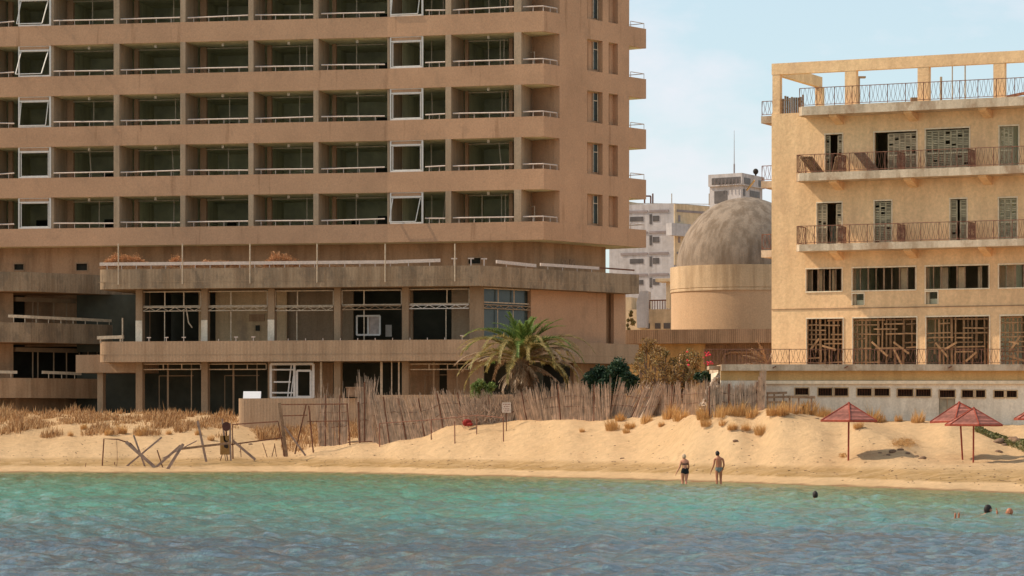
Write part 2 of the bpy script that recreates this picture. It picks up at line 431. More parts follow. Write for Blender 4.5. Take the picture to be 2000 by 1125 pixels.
body = ramp(nt, dv.outputs[0], [(0, (.06, .085, .11)), (.47, (.06, .095, .115)), (.56, (.08, .20, .165)), (.66, (.085, .27, .19)), (1, (.115, .25, .15))])
body = mix(nt, ramp(nt, noise_fac(nt, co, .05, 4, .6, (1, 1.2, 1)), [(.5, 0), (.62, .5)]), body, (.09, .13, .12))
body = mix(nt, ramp(nt, an.outputs['Fac'], [(0, 1), (.5, .75), (1, 0)]) if False else nd(nt, 'ShaderNodeMapRange').outputs[0], body, (.17, .185, .075))
mrs = [n for n in nt.nodes if n.type == 'MAP_RANGE'][-1]; nt.links.new(an.outputs['Fac'], mrs.inputs[0]); mrs.inputs[1].default_value = 2; mrs.inputs[2].default_value = 48; mrs.inputs[3].default_value = .95; mrs.inputs[4].default_value = 0
edge = ramp(nt, an.outputs['Fac'], [(.0, 1), (.9, 0)])
body = mix(nt, edge, body, (.34, .22, .11))
body = mix(nt, ramp(nt, noise_fac(nt, co, 3.4, 5, .8, (.5, .38, 1)), [(.48, 0), (.60, .45)]), body, (.19, .115, .055))  # dark brown ripple flecks painted into the colour, in place of wave reflections
body = mix(nt, ramp(nt, noise_fac(nt, co, 4.2, 5, .8, (.5, .36, 1)), [(.52, 0), (.64, .3)]), body, (.22, .42, .38))  # pale cyan ripple flecks painted into the colour as glints
df = nd(nt, 'ShaderNodeBsdfDiffuse'); nt.links.new(body, df.inputs['Color'])
gl = nd(nt, 'ShaderNodeBsdfGlossy', Roughness=.07); gl.inputs['Color'].default_value = (.88, .86, .86, 1)
bp = nd(nt, 'ShaderNodeBump', Strength=1.0, Distance=.12)
nt.links.new(noise_fac(nt, co, 3.0, 6, .7, (1, .5, 1)), bp.inputs['Height'])
nt.links.new(bp.outputs[0], gl.inputs['Normal']); nt.links.new(bp.outputs[0], df.inputs['Normal'])
lw = nd(nt, 'ShaderNodeFresnel', IOR=1.33); nt.links.new(bp.outputs[0], lw.inputs['Normal'])
mr = nd(nt, 'ShaderNodeMapRange'); nt.links.new(lw.outputs[0], mr.inputs[0]); mr.inputs[1].default_value = 0; mr.inputs[2].default_value = .75; mr.inputs[3].default_value = .04; mr.inputs[4].default_value = .62
ms = nd(nt, 'ShaderNodeMixShader'); nt.links.new(mr.outputs[0], ms.inputs[0]); nt.links.new(df.outputs[0], ms.inputs[1]); nt.links.new(gl.outputs[0], ms.inputs[2])
nt.links.new(ms.outputs[0], out.inputs[0])
me.materials.append(wm); o = bpy.data.objects.new('water', me); C.objects.link(o); tag(o, kind='structure')

# ------------------------------------------------------------ HOTEL
TP = Plan([(-150, 219.6), (757, 213.1), (1062, 210.0), (1262, 219.6)])
SE = 2                                      # index of the side segment
E0, ST, BH = 16.73, 3.595, 1.40
hotel = thing('hotel_building', (XU(640, 215), 215, 3.5), 'huge brown concrete beachfront hotel with rows of empty open balconies', 'building')
def band_pts(d): return TP.off(d)
for k in range(7):
    top = E0 + ST * k; bot = top - (1.26 if k == 0 else BH)
    m = MB(); m.strip(TP.off(0), TP.off(.16), bot, top); m.build('balcony_parapet', M['tower'], hotel)
    m = MB(); poly = TP.off(.162, 0, 2) + [TP.fn(1262, .162, SE), TP.fn(1262, 5, SE), TP.fn(757, 9.6, 0), TP.fn(-150, 9.6, 0)]
    m.hexa(poly, bot + .004, bot + .26); m.build('floor_slab', M['room'], hotel)
ROOF = E0 + ST * 6
# dividing walls, back walls, glazing
DIV = [(-28, -16), (96, 103), (222, 233), (352, 362), (485, 495), (612, 622), (755, 759.5), (870, 881), (1004, 1018)]
NF = 6
m_back = MB()
for k in range(NF):
    z0 = E0 + ST * k - (1.0 if k == 0 else 1.14); z1 = E0 + ST * (k + 1) - BH; pt = E0 + ST * k
    for j, (a, b_) in enumerate(DIV):
        m = MB(); i = TP.seg((a + b_)/2)
        q = TP.quad(a, b_, .17, 3.0, i); m.hexa(q, z0 + .01, z1)
        if j not in (1, 6): m.hexa(TP.quad(a, b_, 0.0, .168, i), pt + .002, z1)
        c0 = (a + b_) / 2
        m.build('dividing_wall', M['divider'], hotel)
        m = MB(); m.hexa(TP.quad(c0 - 3, c0 + 3, 3.002, 8.3, i), z0 + .01, z1); m.build('room_wall', M['room'], hotel)
    m = MB(); m.strip([TP.fn(-150, 8.3, 0), TP.fn(757, 8.3, 0), TP.fn(1062, 8.3, 1), TP.fn(1222, .5, SE)], [TP.fn(-150, 8.6, 0), TP.fn(757, 8.6, 0), TP.fn(1062, 8.6, 1), TP.fn(1228, 1.0, SE)], z0 + .01, z1)
    m.build('back_wall', M['dimroom'], hotel)
    m = MB(); m.hexa(TP.quad(-149, -145, .17, 8.28, 0), z0 + .012, z1 - .002); m.build('end_wall', M['tower'], hotel)
    # wardrobes and inner door recesses that show as dark shapes in the rooms
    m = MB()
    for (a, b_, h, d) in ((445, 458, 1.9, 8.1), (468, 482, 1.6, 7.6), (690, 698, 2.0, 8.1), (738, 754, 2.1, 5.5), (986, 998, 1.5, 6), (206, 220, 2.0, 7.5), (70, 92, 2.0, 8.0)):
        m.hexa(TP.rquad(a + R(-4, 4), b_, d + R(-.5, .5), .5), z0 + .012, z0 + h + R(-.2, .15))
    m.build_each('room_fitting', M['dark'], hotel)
    # back piers and window mullions on the glazing line
    m = MB()
    for (a, b_) in ((16, 24), (131, 143), (262, 270), (391, 403), (522, 530), (649, 656), (908, 914), (994, 1001)):
        m.hexa(TP.rquad(a, b_, 2.98, .3), z0 + .012, z1 - .002)
    m.build_each('inner_pier', M['tower'], hotel)
    m = MB()
    for x in (117, 183, 192, 340, 447, 588, 600, 697, 843, 863, 940, 956, 978, 986):
        if random.random() < .3 and x not in (843, 117): continue
        x += R(-3, 3); a = TP.fr(x, 3.0); b2 = TP.fr(x + R(-9, 9) * (random.random() < .25), 3.0)
        m.beam((a.x, a.y, z0), (b2.x, b2.y, z1), .07)
    for (a, b_) in ((143, 222), (270, 350), (404, 484), (531, 611), (657, 753), (915, 993)):
        p, q = TP.fr(a, 3.0), TP.fr(b_, 3.0); m.beam((p.x, p.y, z1 - .12), (q.x, q.y, z1 - .12), .07)
    m.build_each('window_frame', M['bar'], hotel)
    # corner balcony: back wall with a door, side wall of the tower with two window recesses
    m = MB(); pc = TP.fr(1030, 3.0, 1); pe = TP.fn(1093, .02, SE)
    tt, nn = TP.tn(1)
    n = (pe - pc); nv = Vector((-n.y, n.x)).normalized() * .2
    m.hexa([pc, pe, pe + nv, pc + nv], z0 + .01, z1 - .002); m.build('balcony_back_wall', M['towerwall'], hotel)
    m = MB()
    for x in (1020, 1029) if k % 2 else (1019, 1027, 1031):
        p = TP.fr(x, 2.9, 1); m.beam((p.x, p.y, z0), (p.x, p.y, z0 + 2.15), .09)
    p, q = TP.fr(1018, 2.9, 1), TP.fr(1032, 2.9, 1); m.beam((p.x, p.y, z0 + 2.15), (q.x, q.y, z0 + 2.15), .09)
    m.build('balcony_door_frame', M['white'], hotel)
    if k in (0, 3):
        m = MB(); p, q = TP.fr(1031, 2.2, 1), TP.fr(1044, 1.6, 1)
        for w in (p, q): m.beam((w.x, w.y, z0), (w.x, w.y, z0 + 2.15), .05)
        m.beam((p.x, p.y, z0 + 2.15), (q.x, q.y, z0 + 2.15), .05); m.build('open_door', M['bar'], hotel)
    m = MB()
    wall(m, TP, 1093, 1229, pt + .002, z1, [(1147, 1177, 0, 99), (1189, 1207, 0, 99)], 0, .5, SE)
    m.build('side_wall', M['towerwall'], hotel)
    m = MB(); m.hexa(TP.rquad(1147.5, 1177.5, .42, .1, SE), pt + .004, z1 - .002); m.hexa(TP.rquad(1190, 1208.5, .42, .1, SE), pt + .004, z1 - .002)
    m.build_each('window_recess', M['tower'], hotel)
    m = MB(); m.hexa(TP.rquad(1159, 1167, .36, .05, SE), pt + .2, z1 - .08); g = m.build('side_window', M['glassy'], hotel)
    m = MB()
    for x in (1158.5, 1167.3):
        p = TP.fr(x, .33, SE); m.beam((p.x, p.y, pt + .15), (p.x, p.y, z1 - .05), .06)
    p, q = TP.fr(1158.5, .33, SE), TP.fr(1167.3, .33, SE); m.beam((p.x, p.y, z1 - .6), (q.x, q.y, z1 - .6), .06); m.build('frame', M['bar'], g)
    # far end balcony rail
    m = MB(); a, b_ = TP.fn(1234, .1, SE), TP.fn(1260, .1, SE); c_ = TP.fn(1260, 1.6, SE)
    m.tube([(a.x, a.y, pt + .38), (b_.x, b_.y, pt + .38), (c_.x, c_.y, pt + .38)], .03, 5)
    for w in (a, b_, c_): m.tube([(w.x, w.y, pt), (w.x, w.y, pt + .38)], .022, 4)
    m.build('end_balcony_rail', M['rail'], hotel)
    # rails on the parapets, one per bay
    bays = [(-10, 27), (104, 221), (235, 351), (366, 484), (498, 611), (627, 751), (830, 869), (884, 1003)]
    for (a, b_) in bays:
        m = MB(); p, q = TP.fn(a, .09), TP.fn(b_, .09); zr = pt + .34
        sg = 6; tilt = R(-.04, .04)
        m.tube([(p.x, p.y, zr + tilt), (q.x, q.y, zr - tilt)], .048, 5)
        npst = max(2, int((b_ - a) / 26))
        for t in range(npst):
            w = p.lerp(q, (t + .4) / npst); m.tube([(w.x, w.y, pt - .02), (w.x, w.y, zr)], .022, 4)
        m.build('railing', M['rail'], hotel)
        if b_ - a > 100:
            m = MB(); w = TP.fn((a + b_)/2, 1.3); m.tube([(w.x, w.y, z1), (w.x, w.y, z1 - .2)], .1, 7); m.build('ceiling_lamp', M['white'], hotel)
    m = MB(); p, c_, q = TP.fn(1021, .09, 1), TP.off(.09)[2], TP.fn(1090, .09, SE); zr = pt + .34
    m.tube([(p.x, p.y, zr), (c_.x, c_.y, zr), (q.x, q.y, zr)], .045, 5)
    for w in (p.lerp(c_, .5), c_, c_.lerp(q, .5), q): m.tube([(w.x, w.y, pt - .02), (w.x, w.y, zr)], .022, 4)
    m.build('corner_railing', M['rail'], hotel)
    # the two white framed balcony enclosures of each floor
    for e, (a, b_) in enumerate(((36, 97), (762, 824))):
        m = MB(); d = .12
        pa, pb = TP.fn(a, d), TP.fn(b_, d)
        A = lambda w, z: (w.x, w.y, z)
        m.beam(A(pa, pt), A(pa, z1), .10); m.beam(A(pb, pt), A(pb, z1), .13)
        m.beam(A(pa, pt + .06), A(pb, pt + .06), .1); m.beam(A(pa, z1 - .32), A(pb, z1 - .32), .09); m.beam(A(pa, z1 - .03), A(pb, z1 - .03), .06)
        fr_ = m.build('enclosure_frame', M['white'], hotel)
        m = MB(); m.hexa(TP.rquad(a + 2, b_ - 2, .14, .02), z1 - .3, z1 - .07); m.build('blind_box', M['tower'], fr_)
        # sash: hinged at the top, hanging out at the bottom on some floors
        out_ = {0: {0: (0, 0), 1: (0, 0), 2: (.1, -5), 3: (.75, -7), 4: (.5, -8)}, 1: {0: (.35, -7), 1: (0, 0), 2: (0, 0), 3: (0, 0), 4: (.2, -4)}}[e].get(k, (0, 0))
        m = MB(); qa, qb = TP.fn(a + 4, d + .02), TP.fn(b_ - 4, d + .02); nn = TP.tn(TP.seg(a))[1]
        ra = Vector((qa.x, qa.y, z1 - .38)); rb = Vector((qb.x, qb.y, z1 - .38))
        t3 = (rb - ra).normalized()
        la = Vector((qa.x - nn.x*out_[0], qa.y - nn.y*out_[0], pt + .14)) + t3 * out_[1] * .02; lb = Vector((qb.x - nn.x*out_[0], qb.y - nn.y*out_[0], pt + .14)) + t3 * out_[1] * .035
        for s, t in ((ra, rb), (ra, la), (rb, lb), (la, lb)): m.beam(s, t, .06)
        m.build('sash', M['white'], fr_)
# roof block above the frame
m = MB(); m.hexa(TP.off(.3, 0, 2) + [TP.fn(1229, .3, SE), TP.fn(1229, 5, SE), TP.fn(757, 9.4, 0), TP.fn(-150, 9.4, 0)], ROOF + .3, ROOF + ST * 5); m.build('upper_storeys', M['tower'], hotel)
# mezzanine under the tower
zb = E0 - 1.26
m = MB(); MP = Plan([(-150, 221.4), (757, 215.2), (1043, 212.4), (1183, 219.0)])
def yz(plan, x, y, d=0): return H(y, plan.Z(x, d))
ops = [(27, 47, yz(MP, 37, 528), yz(MP, 37, 515)), (148, 171, yz(MP, 160, 529), yz(MP, 160, 514)), (914, 939, yz(MP, 925, 516), yz(MP, 925, 503))]
wall(m, MP, -150, 757, 8.4, zb, ops[:2], 0, .3, 0); wall(m, MP, 757, 1043, 8.4, zb, ops[2:], 0, .3, 1); wall(m, MP, 1043, 1183, 12.3, zb, [], 0, .3, 2)
m.build('mezzanine_wall', M['mezz'], hotel)
for (a, b_, z0, z1) in ops:
    m = MB(); m.hexa(MP.rquad(a + .5, b_ - .5, .2, .04), z0, z1); g = m.build('small_window', M['dark'], hotel)
    m = MB(); i = MP.seg(a)
    for (s, t) in (((a, z0), (b_, z0)), ((b_, z0), (b_, z1)), ((b_, z1), (a, z1)), ((a, z1), (a, z0))):
        p, q = MP.fr(s[0], -.02, i), MP.fr(t[0], -.02, i); m.beam((p.x, p.y, s[1]), (q.x, q.y, t[1]), .07)
    m.build('frame', M['column'], g)
m = MB()
for x in (1098, 1113):
    m.hexa(MP.rquad(x, x + 11, -.03, .1, 2), yz(MP, x, 518), yz(MP, x, 506))
m.build_each('boarded_window', M['wood'], hotel)

# podium terraces
PU = Plan([(190, 209.5), (935, 204.0), (1248, 216.8)])
def roundend(plan, d, rr=.7):
    base = plan.off(d); t, n = plan.tn(0); p0 = base[0]; pts = []
    for a in range(6):
        th = PI/2 * (1 - a/5.); r2 = rr - d
        c = plan.p[0] + n * rr + t * rr
        pts.append(c - t * r2 * math.sin(th) - n * r2 * math.cos(th))
    return [c - t * (rr - d) + n * 6] + pts + base[1:]
for nm, top, bot, mt in (('upper_terrace_parapet', 13.4, 12.05, 'podium'), ('lower_terrace_parapet', 8.48, 7.08, 'podium2')):
    m = MB(); m.strip(roundend(PU, 0), roundend(PU, .2), bot, top)
    mid = (top + bot) / 2 - .22
    m.build(nm, M[mt], hotel)
    m = MB(); q = roundend(PU, .205); m.hexa(q + [PU.fn(1248, 4, 1), TP.fn(900, 1.8, 1), TP.fn(250, 1.8, 0)], bot + .006, bot + .3)
    m.build(nm.replace('parapet', 'floor'), M['podium'], hotel)
    m = MB(); m.strip(PU.off(-.006), PU.off(.05), mid, mid + .035); m.build('joint_line', M['column'], hotel)
# terrace top rails (flat pale boards on stubs)
def flat_rail(x0, x1, d, y0, y1, hgt=.22, mat='rail'):
    m = MB(); i = PU.seg((x0 + x1)/2); p, q = PU.fn(x0, d, i), PU.fn(x1, d, i)
    za, zc = H(y0, p.y), H(y1, q.y)
    m.beam((p.x, p.y, za), (q.x, q.y, zc), .1, hgt)
    n = max(2, int(abs(x1 - x0) / 28))
    for t in range(n):
        w = p.lerp(q, (t + .5)/n); m.beam((w.x, w.y, 13.38), (w.x, w.y, za + (zc - za)*(t + .5)/n), .05)
    m.build('terrace_rail', M[mat], hotel)
flat_rail(192, 775, .3, 516, 511.5); flat_rail(775, 858, .3, 511, 508.5); flat_rail(976, 1053, .3, 511, 519, .22); flat_rail(1062, 1176, .3, 516.5, 524, .2)
m = MB(); p, q = PU.fn(1176, .3, 1), PU.fn(1245, .3, 1); m.beam((p.x, p.y, 13.75), (q.x, q.y, 13.72), .08, .1); m.build('rusty_rail', M['rust'], hotel)
for i, x in enumerate((885, 918, 952)):
    m = MB(); p = PU.fn(x, .3); m.beam((p.x, p.y, 13.3), (p.x, p.y, 13.85), .08); m.beam((p.x - .2, p.y, 13.88), (p.x + .2, p.y, 13.88), .08); m.build('rail_stub', M['rail'], hotel)
for x in (232, 357, 489, 620, 753, 889):
    m = MB(); p = PU.fn(x, -.08); p = Vector((p.x, p.y - .02)); m.tube([(p.x, p.y, 12.35), (p.x, p.y, H(476, p.y))], .045, 5); m.build('flag_pole', M['bar'], hotel)
for i, x in enumerate(range(290, 930, 34)):
    m = MB(); p = PU.fn(x, .1); tt = i in (0, 1, 2, 5, 6, 18)
    m.beam((p.x, p.y, 8.4), (p.x, p.y, 8.62 if not tt else 8.72), .05)
    if tt: m.beam((p.x - .14, p.y, 8.74), (p.x + .14, p.y, 8.74), .07)
    m.build('rail_stub', M['rail'], hotel)
# columns, both levels
for (a, b_) in ((265, 278), (393, 405.5), (523, 536), (652, 665), (785, 798), (917, 942)):
    for (z0, z1) in ((8.0, 12.05), (2.8, 7.08)):
        m = MB(); m.hexa(PU.rquad(a, b_, 1.5, .55, 0), z0, z1); c_ = m.build('column', M['column'], hotel)
        if z0 == 8.0 and a < 600:
            m = MB(); m.hexa(PU.rquad(a - .3, b_ - .5, 1.46, .045, 0), 8.4, 9.95); m.build('whitewash', M['lowwall'], c_)
# podium bodies: side wall, back wall, ceilings are the slabs
m = MB(); wall(m, PU, 1037, 1222, 8.0, 12.045, [(1184, 1199, 0, 99)], 1.2, .3, 1); m.build('podium_side_wall', M['towerwall'], hotel)
m = MB(); m.hexa(PU.rquad(1184, 1200, 1.7, .1, 1), 8.0, 12.04); m.build('podium_recess', M['mezz'], hotel)
m = MB(); wall(m, PU, 1120, 1222, 2.5, 7.08, [(1152, 1188, 2.5, 6.8)], 1.6, .3, 1); m.build('basement_side_wall', M['mezz'], hotel)
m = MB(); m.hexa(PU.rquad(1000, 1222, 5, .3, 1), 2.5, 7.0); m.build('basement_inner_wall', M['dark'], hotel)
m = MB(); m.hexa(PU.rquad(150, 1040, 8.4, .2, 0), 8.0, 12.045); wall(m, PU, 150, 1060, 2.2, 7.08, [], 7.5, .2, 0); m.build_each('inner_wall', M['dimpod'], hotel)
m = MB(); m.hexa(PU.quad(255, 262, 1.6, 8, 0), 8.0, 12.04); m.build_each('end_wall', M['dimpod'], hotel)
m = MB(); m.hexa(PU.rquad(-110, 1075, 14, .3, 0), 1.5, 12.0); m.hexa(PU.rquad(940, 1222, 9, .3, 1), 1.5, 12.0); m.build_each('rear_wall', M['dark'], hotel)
m = MB()
for (a, b_, d, th) in ((421, 523, 4.4, .2), (537, 560, 4.4, .2), (388, 400, 3.2, .2)): m.hexa(PU.rquad(a, b_, d, th, 0), 8.4, 12.03)
m.build_each('partition_wall', M['partition'], hotel)
m = MB(); m.hexa(PU.rquad(560, 651, 4.8, .2, 0), 8.4, 12.03); m.hexa(PU.rquad(280, 292, 3.2, .2, 0), 8.4, 12.03); m.hexa(PU.rquad(798, 806, 3.4, .2, 0), 8.4, 12.03); m.hexa(PU.rquad(882, 917, 3.4, .2, 0), 8.4, 12.03); m.hexa(PU.rquad(666, 690, 5, .2, 0), 8.4, 12.03); m.build_each('partition_wall', M['column'], hotel)
m = MB(); m.hexa(PU.rquad(486, 516, 4.3, .06, 0), H(624, 208), H(610, 208)); m.build('meter_box', M['mezz'], hotel)
m = MB(); m.hexa(PU.rquad(499, 507, 4.3, .06, 0), H(643, 208), H(632, 208)); m.build('hole_shade_plate', M['dark'], hotel)  # dark plate on the partition; the shade of a hole put into its colour
# white window left on the terrace
m = MB()
def rframe(m, plan, x0, x1, y0, y1, d, w=.09, i=0, mulls=()):
    Z = plan.fr((x0 + x1)/2, d, i).y; za, zc = H(y1, Z), H(y0, Z)
    pt = lambda x, z: (lambda p: (p.x, p.y, z))(plan.fr(x, d, i))
    for s, t in (((x0, za), (x1, za)), ((x0, zc), (x1, zc)), ((x0, za), (x0, zc)), ((x1, za), (x1, zc))): m.beam(pt(*s), pt(*t), w)
    for x in mulls: m.beam(pt(x, za), pt(x, zc), w)
    return za, zc
za, zc = rframe(m, PU, 697, 742, 617, 654, 3.4, .12, 0, (719,)); g = m.build('sliding_window', M['white'], hotel)
m = MB(); m.hexa(PU.rquad(720, 741, 3.45, .03, 0), za, zc); m.build('pane', simple('frosted_pane', (.42, .32, .27), .4), g)
m = MB(); m.hexa(PU.rquad(753, 765, 5.2, .03, 0), H(656, 209), H(633, 209)); m.build('sky_gap_panel', M['white'], hotel)  # added white panel standing in for bright sky seen through the building
# transoms and awning trusses between the columns (upper level)
spans = [(279, 392, 570, 598, (322, 359)), (407, 522, 569, 597, (451,)), (538, 651, 568, 597, (581,)), (668, 784, 567, 595, (711,)), (799, 916, 565, 593, (873,)), (944, 1036, 565, 592, (973, 1004))]
for j, (a, b_, y0, y1, mu) in enumerate(spans):
    i = 1 if a > 940 else 0; d = 1.35 if i else 1.75
    m = MB(); rframe(m, PU, a, b_, y0, y1, d, .075, i, mu); m.build('transom_frame', M['bar'], hotel)
    m = MB(); Z = PU.fr(a, d, i).y
    pa, pb = PU.fr(a, d - .1, i), PU.fr(b_, d - .1, i); zt, zl = H(y1 + 3, Z), H(y1 + 10, Z)
    m.beam((pa.x, pa.y, zt), (pb.x, pb.y, zt), .06); m.beam((pa.x, pa.y, zl), (pb.x, pb.y, zl), .06)
    n = 9
    for t in range(n):
        u0, u1 = pa.lerp(pb, t/n), pa.lerp(pb, (t+1)/n)
        m.beam((u0.x, u0.y, zt if t % 2 else zl), (u1.x, u1.y, zl if t % 2 else zt), .035)
    m.build('awning_truss', M['bar'] if j < 3 else M['white'] if j == 4 else M['column'], hotel)
    m = MB()
    for x in mu:
        p = PU.fr(x + R(-2, 2), d, i); m.beam((p.x, p.y, 8.4), (p.x, p.y, zl), .06)
    m.build_each('mullion', M['bar'], hotel)
m = MB(); m.hexa(PU.rquad(945, 1036, 1.5, .04, 1), 8.4, 12.03); m.build('dusty_glazing', M['glassy'], hotel)
m = MB(); a = PU.fr(364, 1.6, 0); m.tube([(a.x, a.y, H(603, a.y)), (a.x + .15, a.y, H(630, a.y)), (a.x + .4, a.y, H(640, a.y))], .04, 4); m.build('broken_awning_arm', M['bar'], hotel)
# lower level glazing
for j, (a, b_) in enumerate(((279, 392), (407, 520), (798, 916))):
    m = MB(); rframe(m, PU, a, b_, 711, 721.5, 1.8, .07, 0, (a + 40, a + 76)); m.build('transom_frame', M['bar'], hotel)
    m = MB()
    for x in (a + 49, a + 95):
        p = PU.fr(x, 2.5, 0); m.beam((p.x, p.y, 2.8), (p.x, p.y, 7.05), .12 if x == a + 49 else .07)
    p, q = PU.fr(a + 32, 4, 0), PU.fr(b_ - 14, 4, 0); m.beam((p.x, p.y, 6.2), (q.x, q.y, 6.2), .06); m.beam((p.x, p.y, 3), (p.x, p.y, 6.2), .06)
    m.build_each('mullion', M['column'], hotel)
m = MB(); rframe(m, PU, 529, 612, 711, 777, 1.2, .16, 0, (575,))
rframe(m, PU, 580, 607, 724, 775, 1.2, .14, 0); p = lambda x, y, d=1.2: (lambda w: (w.x, w.y, H(y, w.y)))(PU.fr(x, d, 0))
m.beam(p(529, 722), p(575, 722), .1); m.beam(p(529, 767), p(575, 767), .1); m.beam(p(573, 735), p(568, 775), .07); m.beam(p(535, 746), p(568, 746), .1); m.beam(p(569, 712), p(562, 775), .08)
m.build('white_glazed_door', M['white'], hotel)
m = MB(); m.hexa(PU.rquad(606, 650, 3.2, .1, 0), 3, 7.05); m.hexa(PU.rquad(800, 858, 4.6, .1, 0), 3, 7.05); m.hexa(PU.rquad(873, 916, 3.6, .1, 0), 3, H(722, 208)); m.build_each('partition_wall', M['mezz'], hotel)
m = MB()
for x, w in ((627, .14), (745, .16), (765, .07), (779, .1)):
    q = PU.fr(x, 1.5, 0); m.beam((q.x, q.y, 3), (q.x, q.y, 7.06), w)
m.build_each('mullion', M['bar'], hotel)
# low patio wall before the ground floor
PW = Plan([(462, 201.5), (1005, 196.5)])
m = MB(); m.strip(roundend(PW, 0, .5), roundend(PW, .25, .5), 2.2, H(778, 201)); pw = m.build('patio_wall', M['podium2'], hotel)
m = MB(); m.hexa(PW.rquad(700, 1000, .02, .2, 0), H(778, 201) + .002, H(772, 201)); m.build('patio_wall_step', M['podium2'], hotel)
# recessed left wing with curved balconies
LW = Plan([(-150, 211.0), (60, 213.0), (262, 219.5)])
for (y0, y1, x1, mt) in ((530, 568, 200, 'podium'), (629, 668, 262, 'podium'), (738, 777, 200, 'mezz')):
    z1, z0 = H(y0, 212), H(y1, 212)
    m = MB(); m.strip(LW.off(0), LW.off(.2), z0, z1); m.build('wing_balcony_parapet', M[mt], hotel)
    m = MB(); m.hexa(LW.off(.205) + [LW.fn(262, 6, 1), LW.fn(-150, 8, 0)], z0 + .004, z0 + .25); m.build('wing_floor', M['mezz'], hotel)
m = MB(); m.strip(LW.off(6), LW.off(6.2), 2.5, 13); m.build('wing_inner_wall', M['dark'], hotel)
m = MB(); m.strip(LW.off(2.2), LW.off(2.4), 2.5, H(777, 212)); m.build('wing_basement_wall', M['mezz'], hotel)
for (y0, y1) in ((568, 629), (668, 738)):
    m = MB(); z1, z0 = H(y0, 212) - .02, H(y1, 212) - .9
    m.hexa(LW.rquad(-20, 26, 2.6, .5, 0), z0, z1); m.build('wing_pier', M['mezz'], hotel)
    m = MB()
    for x in (64, 74, 105, 130, 155, 172, 190):
        w = LW.fr(x, 3.0); m.beam((w.x, w.y, z0), (w.x, w.y, z1 - .3), .09)
    w, q = LW.fr(28, 3.0), LW.fr(150, 3.0, 1); m.beam((w.x, w.y, z1 - .4), (q.x, q.y, z1 - .4), .3); m.build_each('wing_window_frame', M['column'], hotel)
for (a, b_, y0, y1, i) in ((16, 60, 617, 619, 0), (60, 250, 619, 628, 1), (-40, 34, 726, 727, 0), (84, 160, 727, 730, 1)):
    m = MB(); u, v = LW.fn(a, .1, i), LW.fn(b_, .1, i); za, zc = H(y0, u.y), H(y1, v.y); m.beam((u.x, u.y, za), (v.x, v.y, zc), .1, .2)
    for t in range(max(2, int((b_-a)/22))):
        w = u.lerp(v, (t + .5)/max(2, int((b_-a)/22))); m.beam((w.x, w.y, za - .45), (w.x, w.y, za), .05)
    m.build_each('wing_rail', M['bar'], hotel)
BL = Plan([(148, 212.5), (270, 211)])
m = MB(); m.hexa(BL.quad(148, 268, 0, 3.5, 0), H(728, 212), H(693, 212)); m.build('small_balcony', M['podium2'], hotel)
m = MB(); m.hexa(BL.rquad(190, 201, .4, .45, 0), 2.6, H(728.3, 212)); m.build('column', M['column'], hotel)
m = MB(); w = PU.fn(228, 1.2); m.tube([(w.x, w.y, 8.4), (w.x, w.y, H(621, w.y))], .05, 5); m.build_each('post', M['bar'], hotel)
m = MB(); u, v = PU.fn(188, .3), PU.fn(238, .3); m.beam((u.x, u.y, 8.75), (v.x, v.y, 8.8), .3, .22); m.beam((u.x + .2, u.y, 8.4), (u.x + .2, u.y, 8.8), .1); m.beam((v.x - .2, v.y, 8.4), (v.x - .2, v.y, 8.8), .1)
m.build_top('bench', M['bar'], 'low wooden bench on left end of the lower hotel terrace', 'bench')
m = MB(); a = Vector(P(470, 778, 201.4)); rot = Matrix.Rotation(.45, 3, 'X')
m.box(P(492, 771.5, 201.4) + Vector((0, .2, 0)), (1.15, .04, .55), Matrix.Rotation(-.55, 3, 'X') @ Matrix.Shear('XZ', 3, (.5, 0)))
m.build_top('metal_sheet', simple('bright_white_sheet', (.85, .8, .78), .3, .03), 'bright white sheet leaning on top of the concrete patio wall', 'sheet')
m = MB(); m.box(P(694, 766, 199) + Vector((0, 0, 0)), (1.15, .6, .6)); m.box(P(694, 757, 199), (1.25, .7, .08)); m.build_top('wooden_crate', M['wood'], 'brown box standing behind the low reed fence by the wall', 'crate')

# ------------------------------------------------------------ RIGHT BUILDING
RP = Plan([(1507, 169.3), (2000, 163.2)])
def q_(z): return CAMH + (z - CAMH) * 1.02
flats = thing('apartment_house', (XU(1760, 163), 163, 3), 'sunlit yellow plaster house with balconies, broken windows and open roof frame', 'building')
zt_ = q_(19.6)
def zy(x, y): return H(y, RP.Z(x))
opn = []
d3 = [(1611, 1646, 263), (1707, 1791, 259), (1807, 1894, 253), (1951, 1990, 247), (2030, 2060, 243)]
d2 = [(1595, 1645, 397), (1707, 1742, 393), (1855, 1889, 389), (1950, 1987, 387)]
for a, b_, y in d3: opn.append((a, b_, q_(16.0), zy(a, y)))
for a, b_, y in d2: opn.append((a, b_, q_(12.2), zy(a, y)))
rowA = [(1574, 1645), (1664, 1789), (1807, 1932), (1950, 2080)]
zA0, zA1 = zy(1700, 567), zy(1700, 523)
for a, b_ in rowA: opn.append((a, b_, zA0, zA1))
ac = [(1664, 1688, zy(1670, 596), zy(1670, 574)), (1807, 1832, zy(1815, 594), zy(1815, 570))]
opn += ac
rowB = [(1575, 1647), (1665, 1791), (1808, 1933), (1953, 2080)]
zB0, zB1 = q_(5.95), zy(1700, 621)
for a, b_ in rowB: opn.append((a, b_, zB0, zB1))
m = MB(); wall(m, RP, 1507, 2150, q_(5.6), zt_, opn, 0, .3, 0); m.build('front_wall', M['yellow'], flats)
m = MB(); m.hexa(RP.quad(1507, 1515, .31, 12, 0), 2.5, zt_); m.build('side_wall', M['yellow'], flats)
m = MB(); m.hexa(RP.quad(1507, 2150, 12, 12.3, 0), 2.5, zt_); m.build('rear_wall', M['yellow'], flats)
